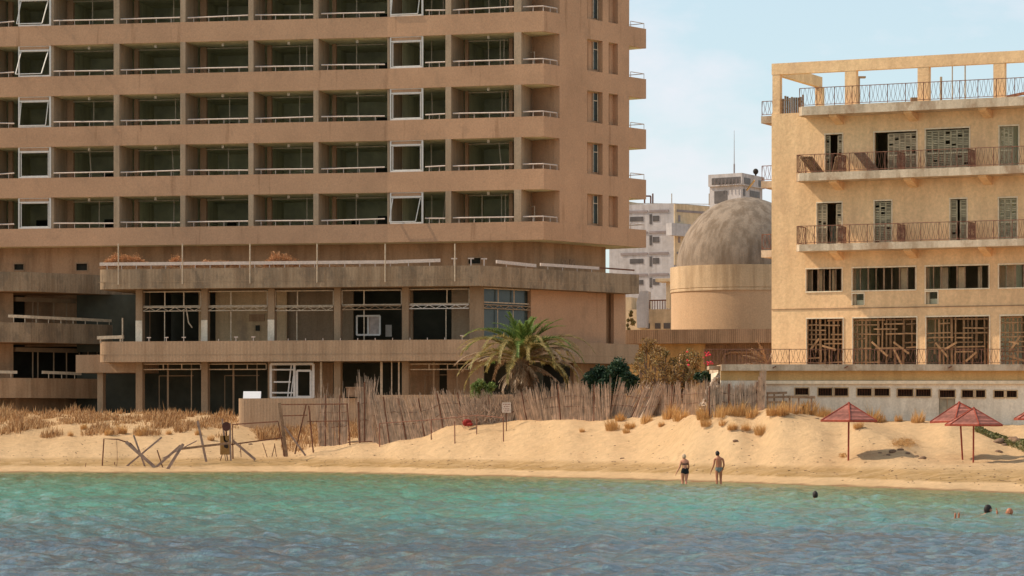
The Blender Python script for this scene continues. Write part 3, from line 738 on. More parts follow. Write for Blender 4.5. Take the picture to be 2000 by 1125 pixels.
for z in map(q_, (5.65, 9.2, 12.1, 15.8, 19.25)):
    m = MB(); m.hexa(RP.quad(1512, 2150, .31, 11.9, 0), z, z + .28); m.build('floor_slab', M['room'], flats)
m = MB(); m.hexa(RP.quad(1512, 2150, 5.0, 5.2, 0), 5.9, 19.5); m.build_each('inner_wall', simple('brown_back_wall', (.30, .21, .13), .9, .4, .8), flats)
m = MB()
for x in (1655, 1799, 1942):
    m.hexa(RP.quad(x - 3, x + 3, .31, 5.5, 0), 5.95, 19.3)
m.build_each('partition', M['room'], flats)
# pale surrounds
for (a, b_, z0, z1) in opn:
    m = MB(); A = lambda x, z: (lambda w: (w.x, w.y, z))(RP.fr(x, -.01, 0))
    m.beam(A(a - 1, z1 + .03), A(b_ + 1, z1 + .03), .07); m.beam(A(b_, z0), A(b_, z1), .06); m.beam(A(a, z0), A(a, z1), .06)
    if z0 > 9.5 and z1 - z0 < 1.6: m.beam(A(a - 1, z0 - .03), A(b_ + 1, z0 - .03), .07)
    m.build('surround', M['trim'], flats)
m = MB(); A = RP.fn(1507, -.012, 0); B = RP.fn(2150, -.012, 0); m.beam((A.x, A.y, H(600, 166)), (B.x, B.y, H(600, 166)), .05); m.build('cable', M['mezz'], flats)
# shutters
def shutter(a, b_, z0, z1, d, leaves, mt, skip=()):
    n = leaves; w = (b_ - a) / n
    for j in range(n):
        if j in skip: continue
        xa, xb = a + j*w + .3, a + (j+1)*w - .3
        m = MB(); A = lambda x, z: (lambda p: (p.x, p.y, z))(RP.fr(x, d, 0))
        m.beam(A(xa, z0), A(xa, z1), .07); m.beam(A(xb, z0), A(xb, z1), .07)
        for z in (z0 + .03, (z0*.55 + z1*.45), z1 - .03): m.beam(A(xa, z), A(xb, z), .08)
        k = int((z1 - z0) / .09)
        for s in range(k):
            z = z0 + (s + .5) * (z1 - z0)/k
            if random.random() > .06: p, q = RP.fr(xa, d + .01, 0), RP.fr(xb, d + .01, 0); m.beam((p.x, p.y, z), (q.x, q.y, z + .0), .035, .06)
        m.build('shutter', M[mt], flats)
shutter(1735, 1790, q_(16.15), zy(1760, 260), .12, 5, 'shutter'); shutter(1809, 1893, q_(16.15), zy(1850, 254), .1, 7, 'shutterg')
shutter(1612, 1621, q_(16.15), zy(1612, 265), .15, 1, 'shutterg'); shutter(1637, 1645, q_(16.15), zy(1637, 265), .05, 1, 'shutter')
shutter(1953, 1978, q_(16.15), zy(1953, 248), .1, 3, 'shutterg')
shutter(1597, 1615, q_(12.4), zy(1597, 399), .12, 2, 'shutter'); shutter(1634, 1644, q_(12.4), zy(1637, 399), .05, 1, 'shutter')
shutter(1708, 1741, q_(12.4), zy(1708, 395), .1, 3, 'shutterg'); shutter(1857, 1869, q_(12.4), zy(1857, 391), .1, 1, 'shutterg'); shutter(1876, 1888, q_(12.4), zy(1857, 391), .1, 1, 'shutterg')
shutter(1951, 1986, q_(12.4), zy(1951, 389), .1, 3, 'shutterg')
m = MB(); m.hexa(RP.rquad(1621, 1632, 1.2, .05, 0), q_(12.4), q_(13.6)); m.build('pale_blind', simple('pale_green_blind', (.25, .28, .2), .8), flats)
# row A mullions and torn panels
for j, (a, b_) in enumerate(rowA):
    m = MB(); n = 6 if j == 0 else 8
    for t in range(n + 1):
        x = a + 1 + (b_ - a - 2) * t / n
        if j in (2,) and t in (3, 6): continue
        p = RP.fr(x, .18, 0); m.beam((p.x, p.y, zA0), (p.x, p.y, zA1), .05 if t % 2 else .08)
    m.build_each('window_bar', M['wood'], flats)
m = MB()
for (a, b_) in ((1577, 1587), (1599, 1606), (1625, 1630), (1667, 1672), (1760, 1772), (1811, 1815), (1836, 1852), (1872, 1884), (1910, 1918), (1952, 1964), (1966, 1984)):
    m.hexa(RP.rquad(a, b_, .5 + R(0, .4), .03, 0), zA0, zA1 - R(0, .05))
m.build_each('torn_blind', M['partition'], flats)
# AC holes
for (a, b_, z0, z1) in ac:
    m = MB(); m.hexa(RP.rquad(a, a + 8, .12, .1, 0), z0, z1); m.build_each('duct_stub', M['shutter'], flats)
# row B lattices of crossed laths, broken
for j, (a, b_) in enumerate(rowB):
    m = MB(); n = int((b_ - a) / 8.3); A = lambda x, z, d=.2: (lambda p: (p.x, p.y, z))(RP.fr(x, d, 0))
    for t in range(n + 1):
        x = a + 2 + (b_ - a - 4) * t / n
        if random.random() < .2: continue
        lo = zB0 if random.random() < .75 else R(6.3, 7.2)
        m.beam(A(x + R(-1, 1), lo), A(x + R(-1, 1), zB1 - .02), .075 if t % 3 else .12, .03)
    nr_ = 10
    for t in range(nr_):
        z = zB0 + .2 + (zB1 - zB0 - .3) * t / (nr_ - 1)
        x = a + 1
        while x < b_ - 3:
            L = R(20, 70); 
            if random.random() < (.72 if t > 2 else .35): m.beam(A(x, z + R(-.02, .02), .16), A(min(b_ - 1, x + L), z + R(-.04, .04), .16), .03, .075)
            x += L + R(0, 10)
    for t in range(3 if j else 2):
        x = R(a + 4, b_ - 30); z = R(zB0 + .1, zB1 - 1.2); m.beam(A(x, z, .1), A(x + R(15, 34), z + R(-.9, 1.0), .12), .03, .11)
    m.build('broken_lattice', M['lath'], flats)
# balconies
def orn_rail(p0, p1, z, h, parent, name='balcony_railing', dens=.125, r=.011, dense=()):
    m = MB(); L = (Vector(p1) - Vector(p0)).length; n = int(L / dens)
    g = lambda t, zz: (p0[0] + (p1[0]-p0[0])*t, p0[1] + (p1[1]-p0[1])*t, zz)
    m.beam(g(0, z + h), g(1, z + h), .05, .035); m.beam(g(0, z + .08), g(1, z + .08), .03)
    for i in range(n + 1):
        t = i / n; w = .30 * dens / L
        if i % 8 == 0: m.beam(g(t, z), g(t, z + h), .035)
        sgn = 1 if i % 2 else -1
        m.tube([g(min(1, max(0, t - sgn*w)), z + .08), g(min(1, max(0, t + sgn*w*1.3)), z + .45*h), g(min(1, max(0, t - sgn*w)), z + h)], r, 3, False)
    m.build(name, M['rustbar'], parent)
for (x0, zt2, zb2, pr, fh) in ((1556, 19.77, 19.30, 1.45, 1.0), (1551, 16.22, 15.80, 1.5, 1.0), (1551, 12.42, 12.06, 1.5, 1.0)):
    zt2, zb2 = q_(zt2), q_(zb2); i0 = RP.fr(x0, -pr, 0); s0 = i0 + RP.tn(0)[1] * (pr - .002); e0 = RP.fn(2150, -pr, 0); e1 = RP.fn(2150, -.002, 0)
    t_ = RP.tn(0)[0]
    m = MB(); c0 = i0 + RP.tn(0)[1]*.35; c1 = i0 + t_*.3
    m.hexa([c0, c1, e0, e1, s0], zb2, zt2); bal = m.build('balcony_slab', M['yslab'], flats)
    m = MB()
    for x in (1640, 1785, 1930, 2070):
        a = RP.fn(x, -.004, 0); 
        q0, q1 = a - t_*.22, a + t_*.22; nn = RP.tn(0)[1]
        n = len(m.v); f0, f1 = q0 - nn*1.15, q1 - nn*1.15
        m.v += [(q0.x, q0.y, zb2 - .45), (q1.x, q1.y, zb2 - .45), (q1.x, q1.y, zb2 - .003), (q0.x, q0.y, zb2 - .003), (f0.x, f0.y, zb2 - .1), (f1.x, f1.y, zb2 - .1), (f1.x, f1.y, zb2 - .003), (f0.x, f0.y, zb2 - .003)]
        m.f += [(n, n+1, n+5, n+4), (n+4, n+5, n+6, n+7), (n, n+4, n+7, n+3), (n+1, n+2, n+6, n+5), (n, n+3, n+2, n+1), (n+3, n+7, n+6, n+2)]; m.mi += [0]*6
    m.build_each('bracket', M['yellow'], flats)
    a = i0 + RP.tn(0)[1]*.12 + t_*.12; b2 = e0 + RP.tn(0)[1]*.12; s2 = s0 + t_*.12
    orn_rail((a.x, a.y), (b2.x, b2.y), zt2, fh, flats); 
    if zt2 < 19.3: orn_rail((s2.x, s2.y), (a.x, a.y), zt2, fh, flats, dens=.13)
    if zt2 < 19.3:
        for x in (1653, 1768, 1905):
            p = RP.fn(x, -.05, 0); q = RP.fn(x, -pr + .15, 0); orn_rail((p.x, p.y), (q.x, q.y), zt2, fh - .03, flats, 'divider_railing', .1, .018)
# left side balconies seen end on
for (y0, y1, yr) in ((222, 236, 193), (350, 363, 320), (486, 500, 455)):
    m = MB(); a = RP.fn(1507, 3.0, 0); t_ = RP.tn(0)[0]; nn = RP.tn(0)[1]; z0, z1 = H(y1, 171.3), H(y0, 171.3)
    # slab runs along the side wall, sticking out to the left
    q = a - t_ * 1.75; e = q + nn * 4; e2 = a + nn*4
    m.hexa([q, a - t_*.01, e2 - t_*.01, e], z0, z1); m.build('side_balcony_slab', M['yslab'], flats)
    orn_rail((q.x + .05, q.y), (a.x - .05, a.y), z1, H(yr, 171.3) - z1, flats, 'side_railing', .12, .014)
# roof frame
m = MB(); bt, bb = q_(22.32), q_(21.72)
m.hexa(RP.quad(1507, 2150, 0.002, .42, 0), bb, bt); m.hexa(RP.quad(1507, 1518, .422, 7.4, 0), bb + .004, bt - .004)
m.build('roof_beam', M['yellow'], flats)
for (a, b_, d) in ((1508.5, 1523, .02), (1592, 1606, 6.95), (1650, 1672, .02), (1792, 1814, .02), (1940, 1962, .02), (2100, 2120, .02)):
    m = MB(); q = RP.rquad(a, b_, d, .38, 0); m.hexa(q, zt_ + .002, bb - (.0 if d < 1 else -.004)); m.build('roof_column', M['yellow'], flats)
m = MB()
for i in range(12):
    p = RP.fn(1510 + i*5.2, .2 if i > 1 else .1, 0)
    q0 = RP.rquad(1519 + i*4.3, 1522 + i*4.3, .3, .08, 0); m.hexa(q0, zt_ + .004, zt_ + .92 + R(-.08, .1))
m.build('roof_slat_screen', M['wood'], flats)
m = MB()
for x, y0, y1, w in ((1838, 150, 200, .12), (1860, 120, 205, .06), (1885, 118, 200, .07)):
    p = RP.fr(x, 3.5, 0); m.beam((p.x, p.y, zt_), (p.x, p.y, H(y0, p.y)), w)
m.build_each('roof_pole', M['bar'], flats)
m = MB(); m.hexa(RP.rquad(1838, 1938, 3.0, .2, 0), zt_, H(188, 166)); m.build('roof_kerb', M['yellow'], flats)
m = MB(); p = RP.fr(1673, 5, 0); m.beam((p.x, p.y, zt_), (p.x, p.y, H(152, p.y)), .35); m.beam((p.x - .5, p.y, H(151, p.y)), (p.x + .5, p.y, H(151, p.y)), .4, .09); m.build('chimney', M['mezz'], flats)
m = MB(); p = RP.fr(1786, 2.5, 0); m.box((p.x, p.y, zt_ + .4), (.4, .4, .8)); m.build('roof_vent', M['mezz'], flats)
# tiled lean-to on the roof at far right
m = MB(); p0 = RP.fr(1962, 4, 0); p1 = RP.fr(2120, 4, 0)
for i in range(14):
    a = p0.lerp(p1, i/14); b2 = p0.lerp(p1, (i+.92)/14); m.beam((a.x, a.y, zt_ + .75 + i*.05), (b2.x, b2.y, zt_ + .8 + i*.05), .5, .1)
m.build('roof_tiles', simple('terracotta', (.33, .13, .07), .85), flats)
# terrace over the ground floor, at the front
TZ = 162.0
GP = Plan([(1408, TZ), (2000, TZ)])
m = MB(); pts = GP.quad(1408, 2160, -.35, 9.5, 0); m.hexa(pts, q_(5.60), q_(5.93)); m.build('terrace_slab', M['yslab'], flats)
lx = MB(); lx.hexa(GP.quad(1386, 1407.9, .4, 2.2, 0), q_(5.68), q_(5.86)); lx.build('terrace_slab_end', M['yslab'], flats)
gw = [(1552, 1580, 757, 772), (1597, 1626, 757, 774), (1629, 1657, 757, 774), (1673, 1703, 758, 774), (1707, 1738, 758, 774), (1752, 1784, 759, 775), (1788, 1819, 759, 775), (1834, 1866, 761, 815), (1878, 1902, 761, 777), (1905, 1925, 761, 777), (1941, 1962, 762, 777), (1965, 1987, 762, 777), (2010, 2040, 762, 777)]
ops = [(a, b_, H(y1, TZ), H(y0, TZ)) for a, b_, y0, y1 in gw]
m = MB(); wall(m, GP, 1408, 2160, H(743, TZ), q_(5.598), [], 0, .3, 0); m.build('upper_ground_wall', M['ochre'], flats)
m = MB(); wall(m, GP, 1408, 2160, 2.0, H(743.3, TZ), ops, 0, .3, 0); m.hexa(GP.quad(1408, 1413, .301, 8, 0), 2, q_(5.59)); m.build('ground_floor_wall', M['lowwall'], flats)
m = MB(); m.hexa(GP.rquad(1495, 2160, -.16, .158, 0), H(750, TZ), H(744, TZ)); m.build('ledge', M['trim'], flats)
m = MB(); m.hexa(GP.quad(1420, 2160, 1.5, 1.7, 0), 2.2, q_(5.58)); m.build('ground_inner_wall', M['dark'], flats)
for (a, b_, z0, z1) in ops:
    m = MB(); A = lambda x, z, d=-.01: (lambda p: (p.x, p.y, z))(GP.fr(x, d, 0)); z0 = max(z0, H(777, TZ)) if a == 1834 else z0
    for s, t in (((a, z0), (b_, z0)), ((a, z1), (b_, z1)), ((a, z0), (a, z1)), ((b_, z0), (b_, z1))): m.beam(A(*s), A(*t), .06)
    fr_ = m.build('ground_window_frame', M['partition'], flats)
    m = MB(); x = a + 2.5
    while x < b_ - 1: m.beam(A(x, z0, .15), A(x, z1, .15), .02); x += 3.2
    m.build('bars', M['rust'], fr_)
m = MB(); m.hexa(GP.rquad(1834.5, 1865.5, .1, .06, 0), 2.2, H(777.5, TZ)); dr = m.build('door', simple('faded_grey_door', (.36, .29, .2), .8), flats)
m = MB(); A = GP.fr(1850, .08, 0); m.beam((A.x, A.y, 2.3), (A.x, A.y, H(778, TZ)), .03); m.build('door_joint', M['mezz'], dr)
a, b2 = GP.fn(1386, -.1, 0), GP.fn(2150, -.1, 0)
orn_rail((XU(1375, TZ+.2), TZ+.2), (XU(2110, TZ-.2), TZ-.2), q_(5.93), H(682, TZ) - q_(5.93), flats, 'terrace_railing', .14, .012)
# rusty scuppers in the slab
for x in (1512, 1652, 1855):
    m = MB(); m.beam(P(x - 3, 719, TZ - .45), P(x + 4, 715, TZ - .45), .06); m.build('iron_spout', M['rust'], flats)
# crumbling white stair pier at the left of the terrace
m = MB(); q = GP.quad(1398, 1404, .4, 1.2, 0)
n = len(m.v)
a, b2, c_ = P(1403, 722, TZ + .4), P(1408, 722, TZ + .4), P(1408, 800, TZ + .4)
pts = [P(1408, 722, 163.2), P(1397, 740, 163.2), P(1378, 772, 163.2), P(1368, 800, 163.2), P(1408, 800, 163.2)]
m.v += [tuple(p) for p in pts] + [tuple(p + Vector((0, 1.2, 0))) for p in pts]
m.f += [(0,1,2,3,4), (9,8,7,6,5)] + [(i, (i+1)%5, (i+1)%5+5, i+5) for i in range(5)]; m.mi += [0]*7
m.build('stair_flank', M['partition'], flats)
m = MB()
for i in range(110):
    yy = R(735, 800); m.box(P(R(1403 - (yy - 725) * .5, 1406), yy, 162.5 + R(0, .8)), (R(.12, .4), R(.1, .3), R(.06, .2)), Matrix.Rotation(R(0, 3), 3, Vector((R(-1, 1), R(-1, 1), 1)).normalized()))
m.build_top('rubble_heap', simple('broken_masonry', (.46, .33, .24), .9, .25, 3), 'heap of pale broken masonry at the left end of the yellow house', 'rubble', kind='stuff')
# loose panels on the third floor balcony
def panel(x0, y0, x1, y1, w, Z, name, mat, label, cat, group=None, th=.05):
    m = MB(); a, b_ = P(x0, y0, Z), P(x1, y1, Z + .6); d = (b_ - a).normalized()
    n = 6
    side = Vector((1, -.3, 0)).normalized()
    for i in range(n):
        off = side * w * ((i + .5)/n - .5); m.beam(a + off, b_ + off, w/n*.86, th)
    m.beam(a - side*w*.5 + d*.2, a + side*w*.5 + d*.2, .06); m.beam(b_ - side*w*.5 - d*.2, b_ + side*w*.5 - d*.2, .06)
    return m.build_top(name, mat, label, cat, group)
panel(1574, 306, 1600, 341, .72, 167.0, 'fallen_shutter', M['wood'], 'brown slatted shutter leaning at the left end of the upper balcony', 'shutter', 'loose shutters on the balcony')
panel(1678, 298, 1708, 336, .62, 166.0, 'fallen_shutter', M['greywood'], 'pale greenish shutter leaning over the rail left of the wide window', 'shutter', 'loose shutters on the balcony')
panel(1637, 306, 1630, 340, .3, 166.4, 'fallen_shutter', M['wood'], 'narrow brown shutter upright beside the open balcony doorway', 'shutter', 'loose shutters on the balcony')
panel(1990, 325, 1955, 333, .3, 162.8, 'fallen_shutter', M['shutterg'], 'green shutter lying low at the right edge of upper balcony', 'shutter', 'loose shutters on the balcony')

# ------------------------------------------------------------ DOME HALL and buildings behind
hx, hz = 1456, 250.
hall = thing('domed_hall', (XU(hx, hz), hz, 3.5), 'round hall with stained concrete dome on a pale ring', 'building')
c = (XU(hx, hz), hz, 0); ps = F / hz
r_d, r_r, r_w = 135/ps, 147/ps, 145/ps; zr0, zr1 = H(566, hz - 6), H(516, hz - 6)
m = MB(); zd = zr1 - .2; hd = H(386, hz) - zd
m.lathe((c[0], c[1], zd), [(r_d * math.cos(a) , hd * math.sin(a)) for a in np.linspace(0, PI/2 - .001, 28)], 96); m.build('dome', M['dome'], hall, True)
m = MB(); m.lathe((c[0], c[1], 0), [(r_r - .8, zr1 + .02), (r_r, zr1), (r_r, zr0 + .25)], 96); m.lathe((c[0], c[1], 0), [(r_r, zr0 + .24), (r_r - .04, zr0 + .2), (r_r, zr0 + .16), (r_r, zr0), (r_w - .1, zr0)], 96); m.build('ring', M['ring'], hall)
m = MB(); m.lathe((c[0], c[1], 0), [(r_w, zr0 - .002), (r_w, 3.5)], 96); m.build('drum', M['drum'], hall, True)
HB = Plan([(1180, 236), (1560, 232)])
m = MB(); m.hexa(HB.quad(1180, 1560, 0, 6, 0), H(671, 235), H(644, 235)); m.build('entrance_band', M['lowband'], hall)
m = MB(); wall(m, HB, 1180, 1376, 3, H(671.3, 235), [(1325, 1349, 3.5, H(692, 235))], .6, .3, 0); m.build('entrance_wall', M['ochre'], hall)
m = MB(); wall(m, HB, 1376, 1560, 3, H(671.3, 235), [], 1.2, .3, 0); m.build('entrance_recess_wall', M['lowband'], hall)
m = MB(); m.hexa(HB.quad(1325, 1350, 1.5, 1.7, 0), 3.4, 8.2); m.build('doorway', M['dark'], hall)
m = MB()
A = lambda x, y: (lambda p: (p.x, p.y, H(y, p.y)))(HB.fr(x, 1.0, 0))
m.tube([A(1412, 712), A(1412, 700), A(1416, 692), A(1426, 688), A(1490, 688)], .1, 5)
for x in range(1380, 1500, 7): m.beam(A(x, 712), A(x, 676 if x < 1411 else 689), .05)
m.build('ribbed_screen', M['mezz'], hall)

blk = thing('apartment_block', (XU(1300, 420), 420, 3.5), 'grey white distant apartment block with bands of small windows', 'building')
BP = Plan([(1190, 420), (1316, 416), (1420, 424)])
m = MB(); m.strip(BP.off(0), BP.off(8), 3.5, H(401, 420)); m.build('wall', M['farwhite'], blk)
m = MB(); m.hexa(BP.quad(1190, 1213, -.3, 8.2, 0), H(398, 420) , H(396, 420)+.3); m.hexa(BP.quad(1316, 1420, -.15, 0, 1), H(520, 420), H(402, 420)); m.build('cream_wall', M['farcream'], blk)
for r in range(4):
    y = 422 + r * 41
    m = MB(); A = BP.rquad
    m.hexa(A(1230, 1256, -.06, .5, 0), H(y + 12, 420), H(y + 3, 420)); g = m.build('window', M['farwin'], blk)
    m = MB(); m.hexa(A(1275, 1287, -.06, .5, 0), H(y + 13, 420), H(y + 2, 420)); m.build('window', M['farwin'], blk)
    m = MB(); m.hexa(A(1268.5, 1273, -.06, .5, 0), H(y + 18, 420), H(y - 1, 420)); m.build('stair_window', M['farwin'], blk)
    for (a, b_) in ((1212, 1264), (1268, 1305)):
        m = MB(); m.hexa(A(a, b_, -.1, .2, 0), H(y - 4.5, 420), H(y - 9, 420)); m.build('grey_band', M['fargrey'], blk)
    if r < 3:
        m = MB(); m.hexa(BP.rquad(1322, 1380, -.2, .3, 1), H(y - 4.5, 420), H(y - 9, 420)); m.hexa(BP.rquad(1325, 1329, -.2, .3, 1), H(y + 14, 420), H(y + 2, 420)); m.build('grey_band', M['fargrey'], blk)
m = MB(); m.hexa(BP.rquad(1312, 1350, -1.2, 1.0, 1), H(465, 420), H(441, 420)); m.build('balcony', M['farwhite'], blk)
m = MB()
for x in (1212, 1312, 1385): m.beam(P(x, 401, 419), P(x, 378, 419), .12)
m.beam(P(1225, 397, 419), P(1400, 399, 419), .08); m.build('roof_rod', M['bar'], blk)
m = MB()
for (a, b_) in (((1259, 397), (1259, 383)), ((1271, 397), (1271, 383)), ((1259, 383), (1271, 383)), ((1275, 397), (1275, 378))): m.beam(P(*a, 418), P(*b_, 418), .2)
m.build('roof_frame', M['rust'], blk)

ft = thing('distant_tower_block', (XU(1437, 390), 390, 3.5), 'small grey tower with dark window strip rising behind the dome', 'building')
FT = Plan([(1386, 390), (1447, 387), (1489, 394)])
m = MB(); m.strip(FT.off(0), FT.off(3), 3.5, H(342, 390)); m.hexa(FT.off(.5) + [FT.fn(1489, 5, 1), FT.fn(1386, 7, 0)], H(350, 390), H(344, 390)); m.build('wall', M['farwhite'], ft)
m = MB(); m.strip(FT.off(-.3), FT.off(.1), H(365, 390), H(342, 390) + .01); m.build('top_storey', M['farwhite'], ft)
for (a, b_, y0, y1, i, dd) in ((1390, 1446, 349, 362, 0, -.34), (1454, 1466, 350, 362, 1, -.34), (1482, 1487, 350, 362, 1, -.34), (1395, 1420, 374, 398, 0, -.05), (1452, 1456, 372, 385, 1, -.05), (1465, 1484, 372, 384, 1, -.05)):
    m = MB(); m.hexa(FT.rquad(a, b_, dd, .3, i), H(y1, 390), H(y0, 390)); m.build('window', M['farwin'], ft)
m = MB()
for x in range(1396, 1446, 7): m.beam(P(x, 362, 389.2 - (x-1386)/61*3), P(x, 349, 389.2 - (x-1386)/61*3), .1)
m.build_each('mullion', M['fargrey'], ft)
m = MB(); m.tube([P(1434, 342, 391), P(1434, 255, 391)], [.06, .02], 4); m.tube([P(1434, 342, 391), P(1434, 320, 391)], .1, 4); m.build('antenna', M['fargrey'], ft)
m = MB(); m.blob(P(1476, 335, 390), (.35, .35, .38)); m.tube([P(1476, 343, 390), P(1476, 337, 390)], .12, 6); m.build('roof_ball', M['signblack'], ft, True)
m = MB(); m.tube([P(1458, 372, 388), P(1474, 352, 388)], .12, 4); m.build('roof_pipe', M['ochre'], ft)

lo = thing('low_white_villa', (XU(1265, 300), 300, 3.5), 'low pale villa with sloping white fin wall left of dome hall', 'building')
m = MB(); 
LP = Plan([(1195, 300), (1330, 298)])
m.hexa(LP.quad(1195, 1330, 0, 10, 0), 3.5, H(605, 300)); m.hexa(LP.quad(1195, 1228, 1, 9, 0), H(604.9, 300), H(580, 300)); m.build('wall', M['farcream'], lo)
m = MB(); pts = [P(1244, 640, 297), P(1262, 640, 297), P(1264, 568, 297), P(1250, 568, 297), P(1243, 590, 297)]
m.v += [tuple(p) for p in pts] + [tuple(p + Vector((.5, 3, 0))) for p in pts]; m.f += [(0,1,2,3,4), (9,8,7,6,5)] + [(i, (i+1)%5, (i+1)%5+5, i+5) for i in range(5)]; m.mi += [0]*7
m.build('fin_wall', M['farwhite'], lo)
for (a, b_) in ((1261, 1269), (1279, 1290), (1296, 1309)):
    m = MB(); m.hexa(LP.rquad(a, b_, -.05, .2, 0), H(643, 300), H(632, 300)); m.build('window', M['farwin'], lo)
m = MB(); m.hexa(LP.quad(1284, 1318, -.8, 2, 0), H(552, 300), H(546, 300)); m.hexa(LP.rquad(1301, 1308, -.2, .4, 0), H(604, 300), H(552, 300)); m.hexa(LP.quad(1308, 1330, .4, 3, 0), H(604, 300), H(556, 300)); m.build('roof_porch', M['farcream'], lo)
m = MB(); m.beam(P(1262, 587, 299), P(1309, 586, 299), .12); 
for x in range(1264, 1310, 5): m.beam(P(x, 604, 299), P(x, 587, 299), .07)
m.build('roof_railing', M['rust'], lo)

# ------------------------------------------------------------ vegetation
def leaf(mb, p, s, up=.0):
    a = Vector((R(-1, 1), R(-1, 1), R(-1, 1) + up)).normalized(); b_ = a.cross(Vector((R(-1, 1), R(-1, 1), R(-1, 1)))).normalized()
    mb.quad(p - a*s, p + b_*s*.45, p + a*s, p - b_*s*.45)
def bush(name, cx_, cy, Z, w, h, n, mat, label, cat, base_y, leafs=.12, group=None, clumps=16, stems=6, mat2=None, dep=None, cr=1):
    base = P(cx_, base_y, Z); root = thing(name, base, label, cat, group); hw_, hh = w / F * Z / 2, h / F * Z / 2; ctr = P(cx_, cy, Z); dep = dep or hw_ * .7
    cl = []
    for i in range(clumps):
        while True:
            v = Vector((R(-1, 1), R(-1, 1), R(-1, 1)))
            if v.length < 1: break
        cl.append((ctr + Vector((v.x*hw_*.82, v.y*dep*.8, v.z*hh*.78)), R(.22, .42) * cr * min(hw_, hh * 1.4)))
    m = MB(); m2 = MB()
    for i in range(n):
        c_, r_ = random.choice(cl); v = Vector((random.gauss(0, 1), random.gauss(0, 1), random.gauss(0, 1))).normalized() * r_ * (random.random() ** .4) * R(.8, 1.15)
        leaf(m2 if (mat2 and (cl.index((c_, r_)) % 3 == 0)) else m, c_ + v, leafs * R(.6, 1.3))
    m.build('foliage', mat, root)
    if mat2: m2.build('foliage', mat2, root)
    if stems:
        m = MB()
        for i in range(stems):
            c_, r_ = cl[i % len(cl)]; mid = base.lerp(c_, .5) + Vector((R(-.3, .3), 0, R(-.1, .2)))
            m.tube([base + Vector((R(-.2, .2), R(-.2, .2), -.2)), mid, c_, c_ + Vector((R(-.3, .3), 0, R(.1, .4)))], [.07, .05, .03, .01], 5)
        m.build('stem', M['bark'], root)
    return root
bush('evergreen_bush', 1201, 738, 183, 132, 66, 11000, M['darkgreen'], 'dark green rounded bush behind the reed fence right of palm', 'bush', 805, .11, clumps=22)
bush('evergreen_bush', 1378, 737, 176, 46, 30, 2500, M['darkgreen'], 'small dark green bush by the rubble behind the reed fence', 'bush', 795, .10, clumps=9)
bush('scrub_tree', 1312, 720, 180, 195, 100, 5600, M['brownleaf'], 'straggly brown and green tree between hotel and domed hall', 'tree', 805, .08, clumps=60, stems=50, mat2=M['scrubgreen'], cr=.55)
bush('scrub_tree', 1268, 690, 192, 62, 66, 1500, M['brownleaf'], 'thin bare brown tree beside the hotel corner', 'tree', 805, .08, clumps=12, stems=12)
bush('leafy_shrub', 945, 762, 190, 56, 42, 3000, M['midgreen'], 'fresh light green shrub left of the palm trunk', 'shrub', 805, .10, clumps=11)
bush('leafy_shrub', 1231, 628, 270, 18, 60, 700, M['scrubgreen'], 'pale green shrub squeezed beside the hotel edge in the distance', 'shrub', 700, .14, clumps=8, stems=2)
bf = MB()
for i in range(14):
    p = P(random.choice([1378, 1389, 1386, 1330, 1340, 1384]) + R(-7, 7), R(684, 716), 173 + R(0, 3)); bf.blob(p, (.06, .06, .05), 6, 4)
for x, y in ((1389, 710), (1387, 708), (1380, 693)): [bf.blob(P(x + R(-3, 3), y + R(-2, 2), 166 + R(-.2, .2)), (.06, .06, .05), 6, 4) for _ in range(4)]
bf.build_top('bougainvillea', M['pinkflower'], 'magenta flowers scattered beside the left end of the terrace railing', 'flowers', kind='stuff')
# tangled dry scrub at the foot of the palm
m = MB()
for i in range(700):
    a = P(R(905, 1000), 818, 184 + R(0, 2)); a.z = ground(a.x, a.y) ; b_ = a + Vector((R(-.9, .9), R(-.3, .3), R(.4, 1.9))); mid = a.lerp(b_, .5) + Vector((R(-.3, .3), 0, R(0, .3)))
    m.tube([a, mid, b_], [.018, .013, .005], 3, False)
m.build_top('dry_scrub', M['reed'], 'tangle of bare brown twigs between reed fence and palm', 'scrub', kind='stuff')

# dry shrubs on the terrace
for (x, w, h, lb) in ((246, 88, 30, 'widest dry orange shrub at the left end of the upper terrace'), (345, 26, 26, 'small dry orange shrub behind the second pole of the terrace'), (425, 96, 14, 'low straggling dry orange shrub between second and third terrace poles'), (549, 66, 30, 'feathery dry orange shrub left of the fourth terrace pole')):
    Z = PU.Z(x) + 1.0; base = P(x, 520, Z); root = thing('dry_shrub', base, lb, 'shrub', 'dry shrubs on the hotel terrace'); m = MB()
    for i in range(int(w * 11)):
        u = R(-1, 1); top = math.sqrt(max(0, 1 - u*u)) * (.45 + .55 * abs(noise.noise(Vector((u*3, x, 0)))) * 1.6 + .2)
        a = P(x + u * w/2 * .8, 522, Z + R(-.3, .5)); b_ = P(x + u * w/2 + R(-5, 5), 520 - h * min(1.05, top) * R(.4, 1), Z + R(-.4, .6))
        m.tube([a, b_], [.016, .006], 3, False)
        for q in range(3): leaf(m, a.lerp(b_, R(.5, 1)) + Vector((R(-.1, .1), 0, R(-.1, .1))), R(.03, .07))
    m.build('twigs', M['dryshrub'], root)
m = MB()
for i in range(1500):
    x = R(196, 700); Z = PU.Z(x) + .35; a = P(x, R(519, 526), Z); m.tube([a, a + Vector((R(-.3, .3), 0, R(-.1, .12)))], [.015, .008], 3, False)
m.build_top('dry_creeper', M['dryshrub'], 'dry orange stalks lying along the upper terrace parapet', 'creeper', kind='stuff')

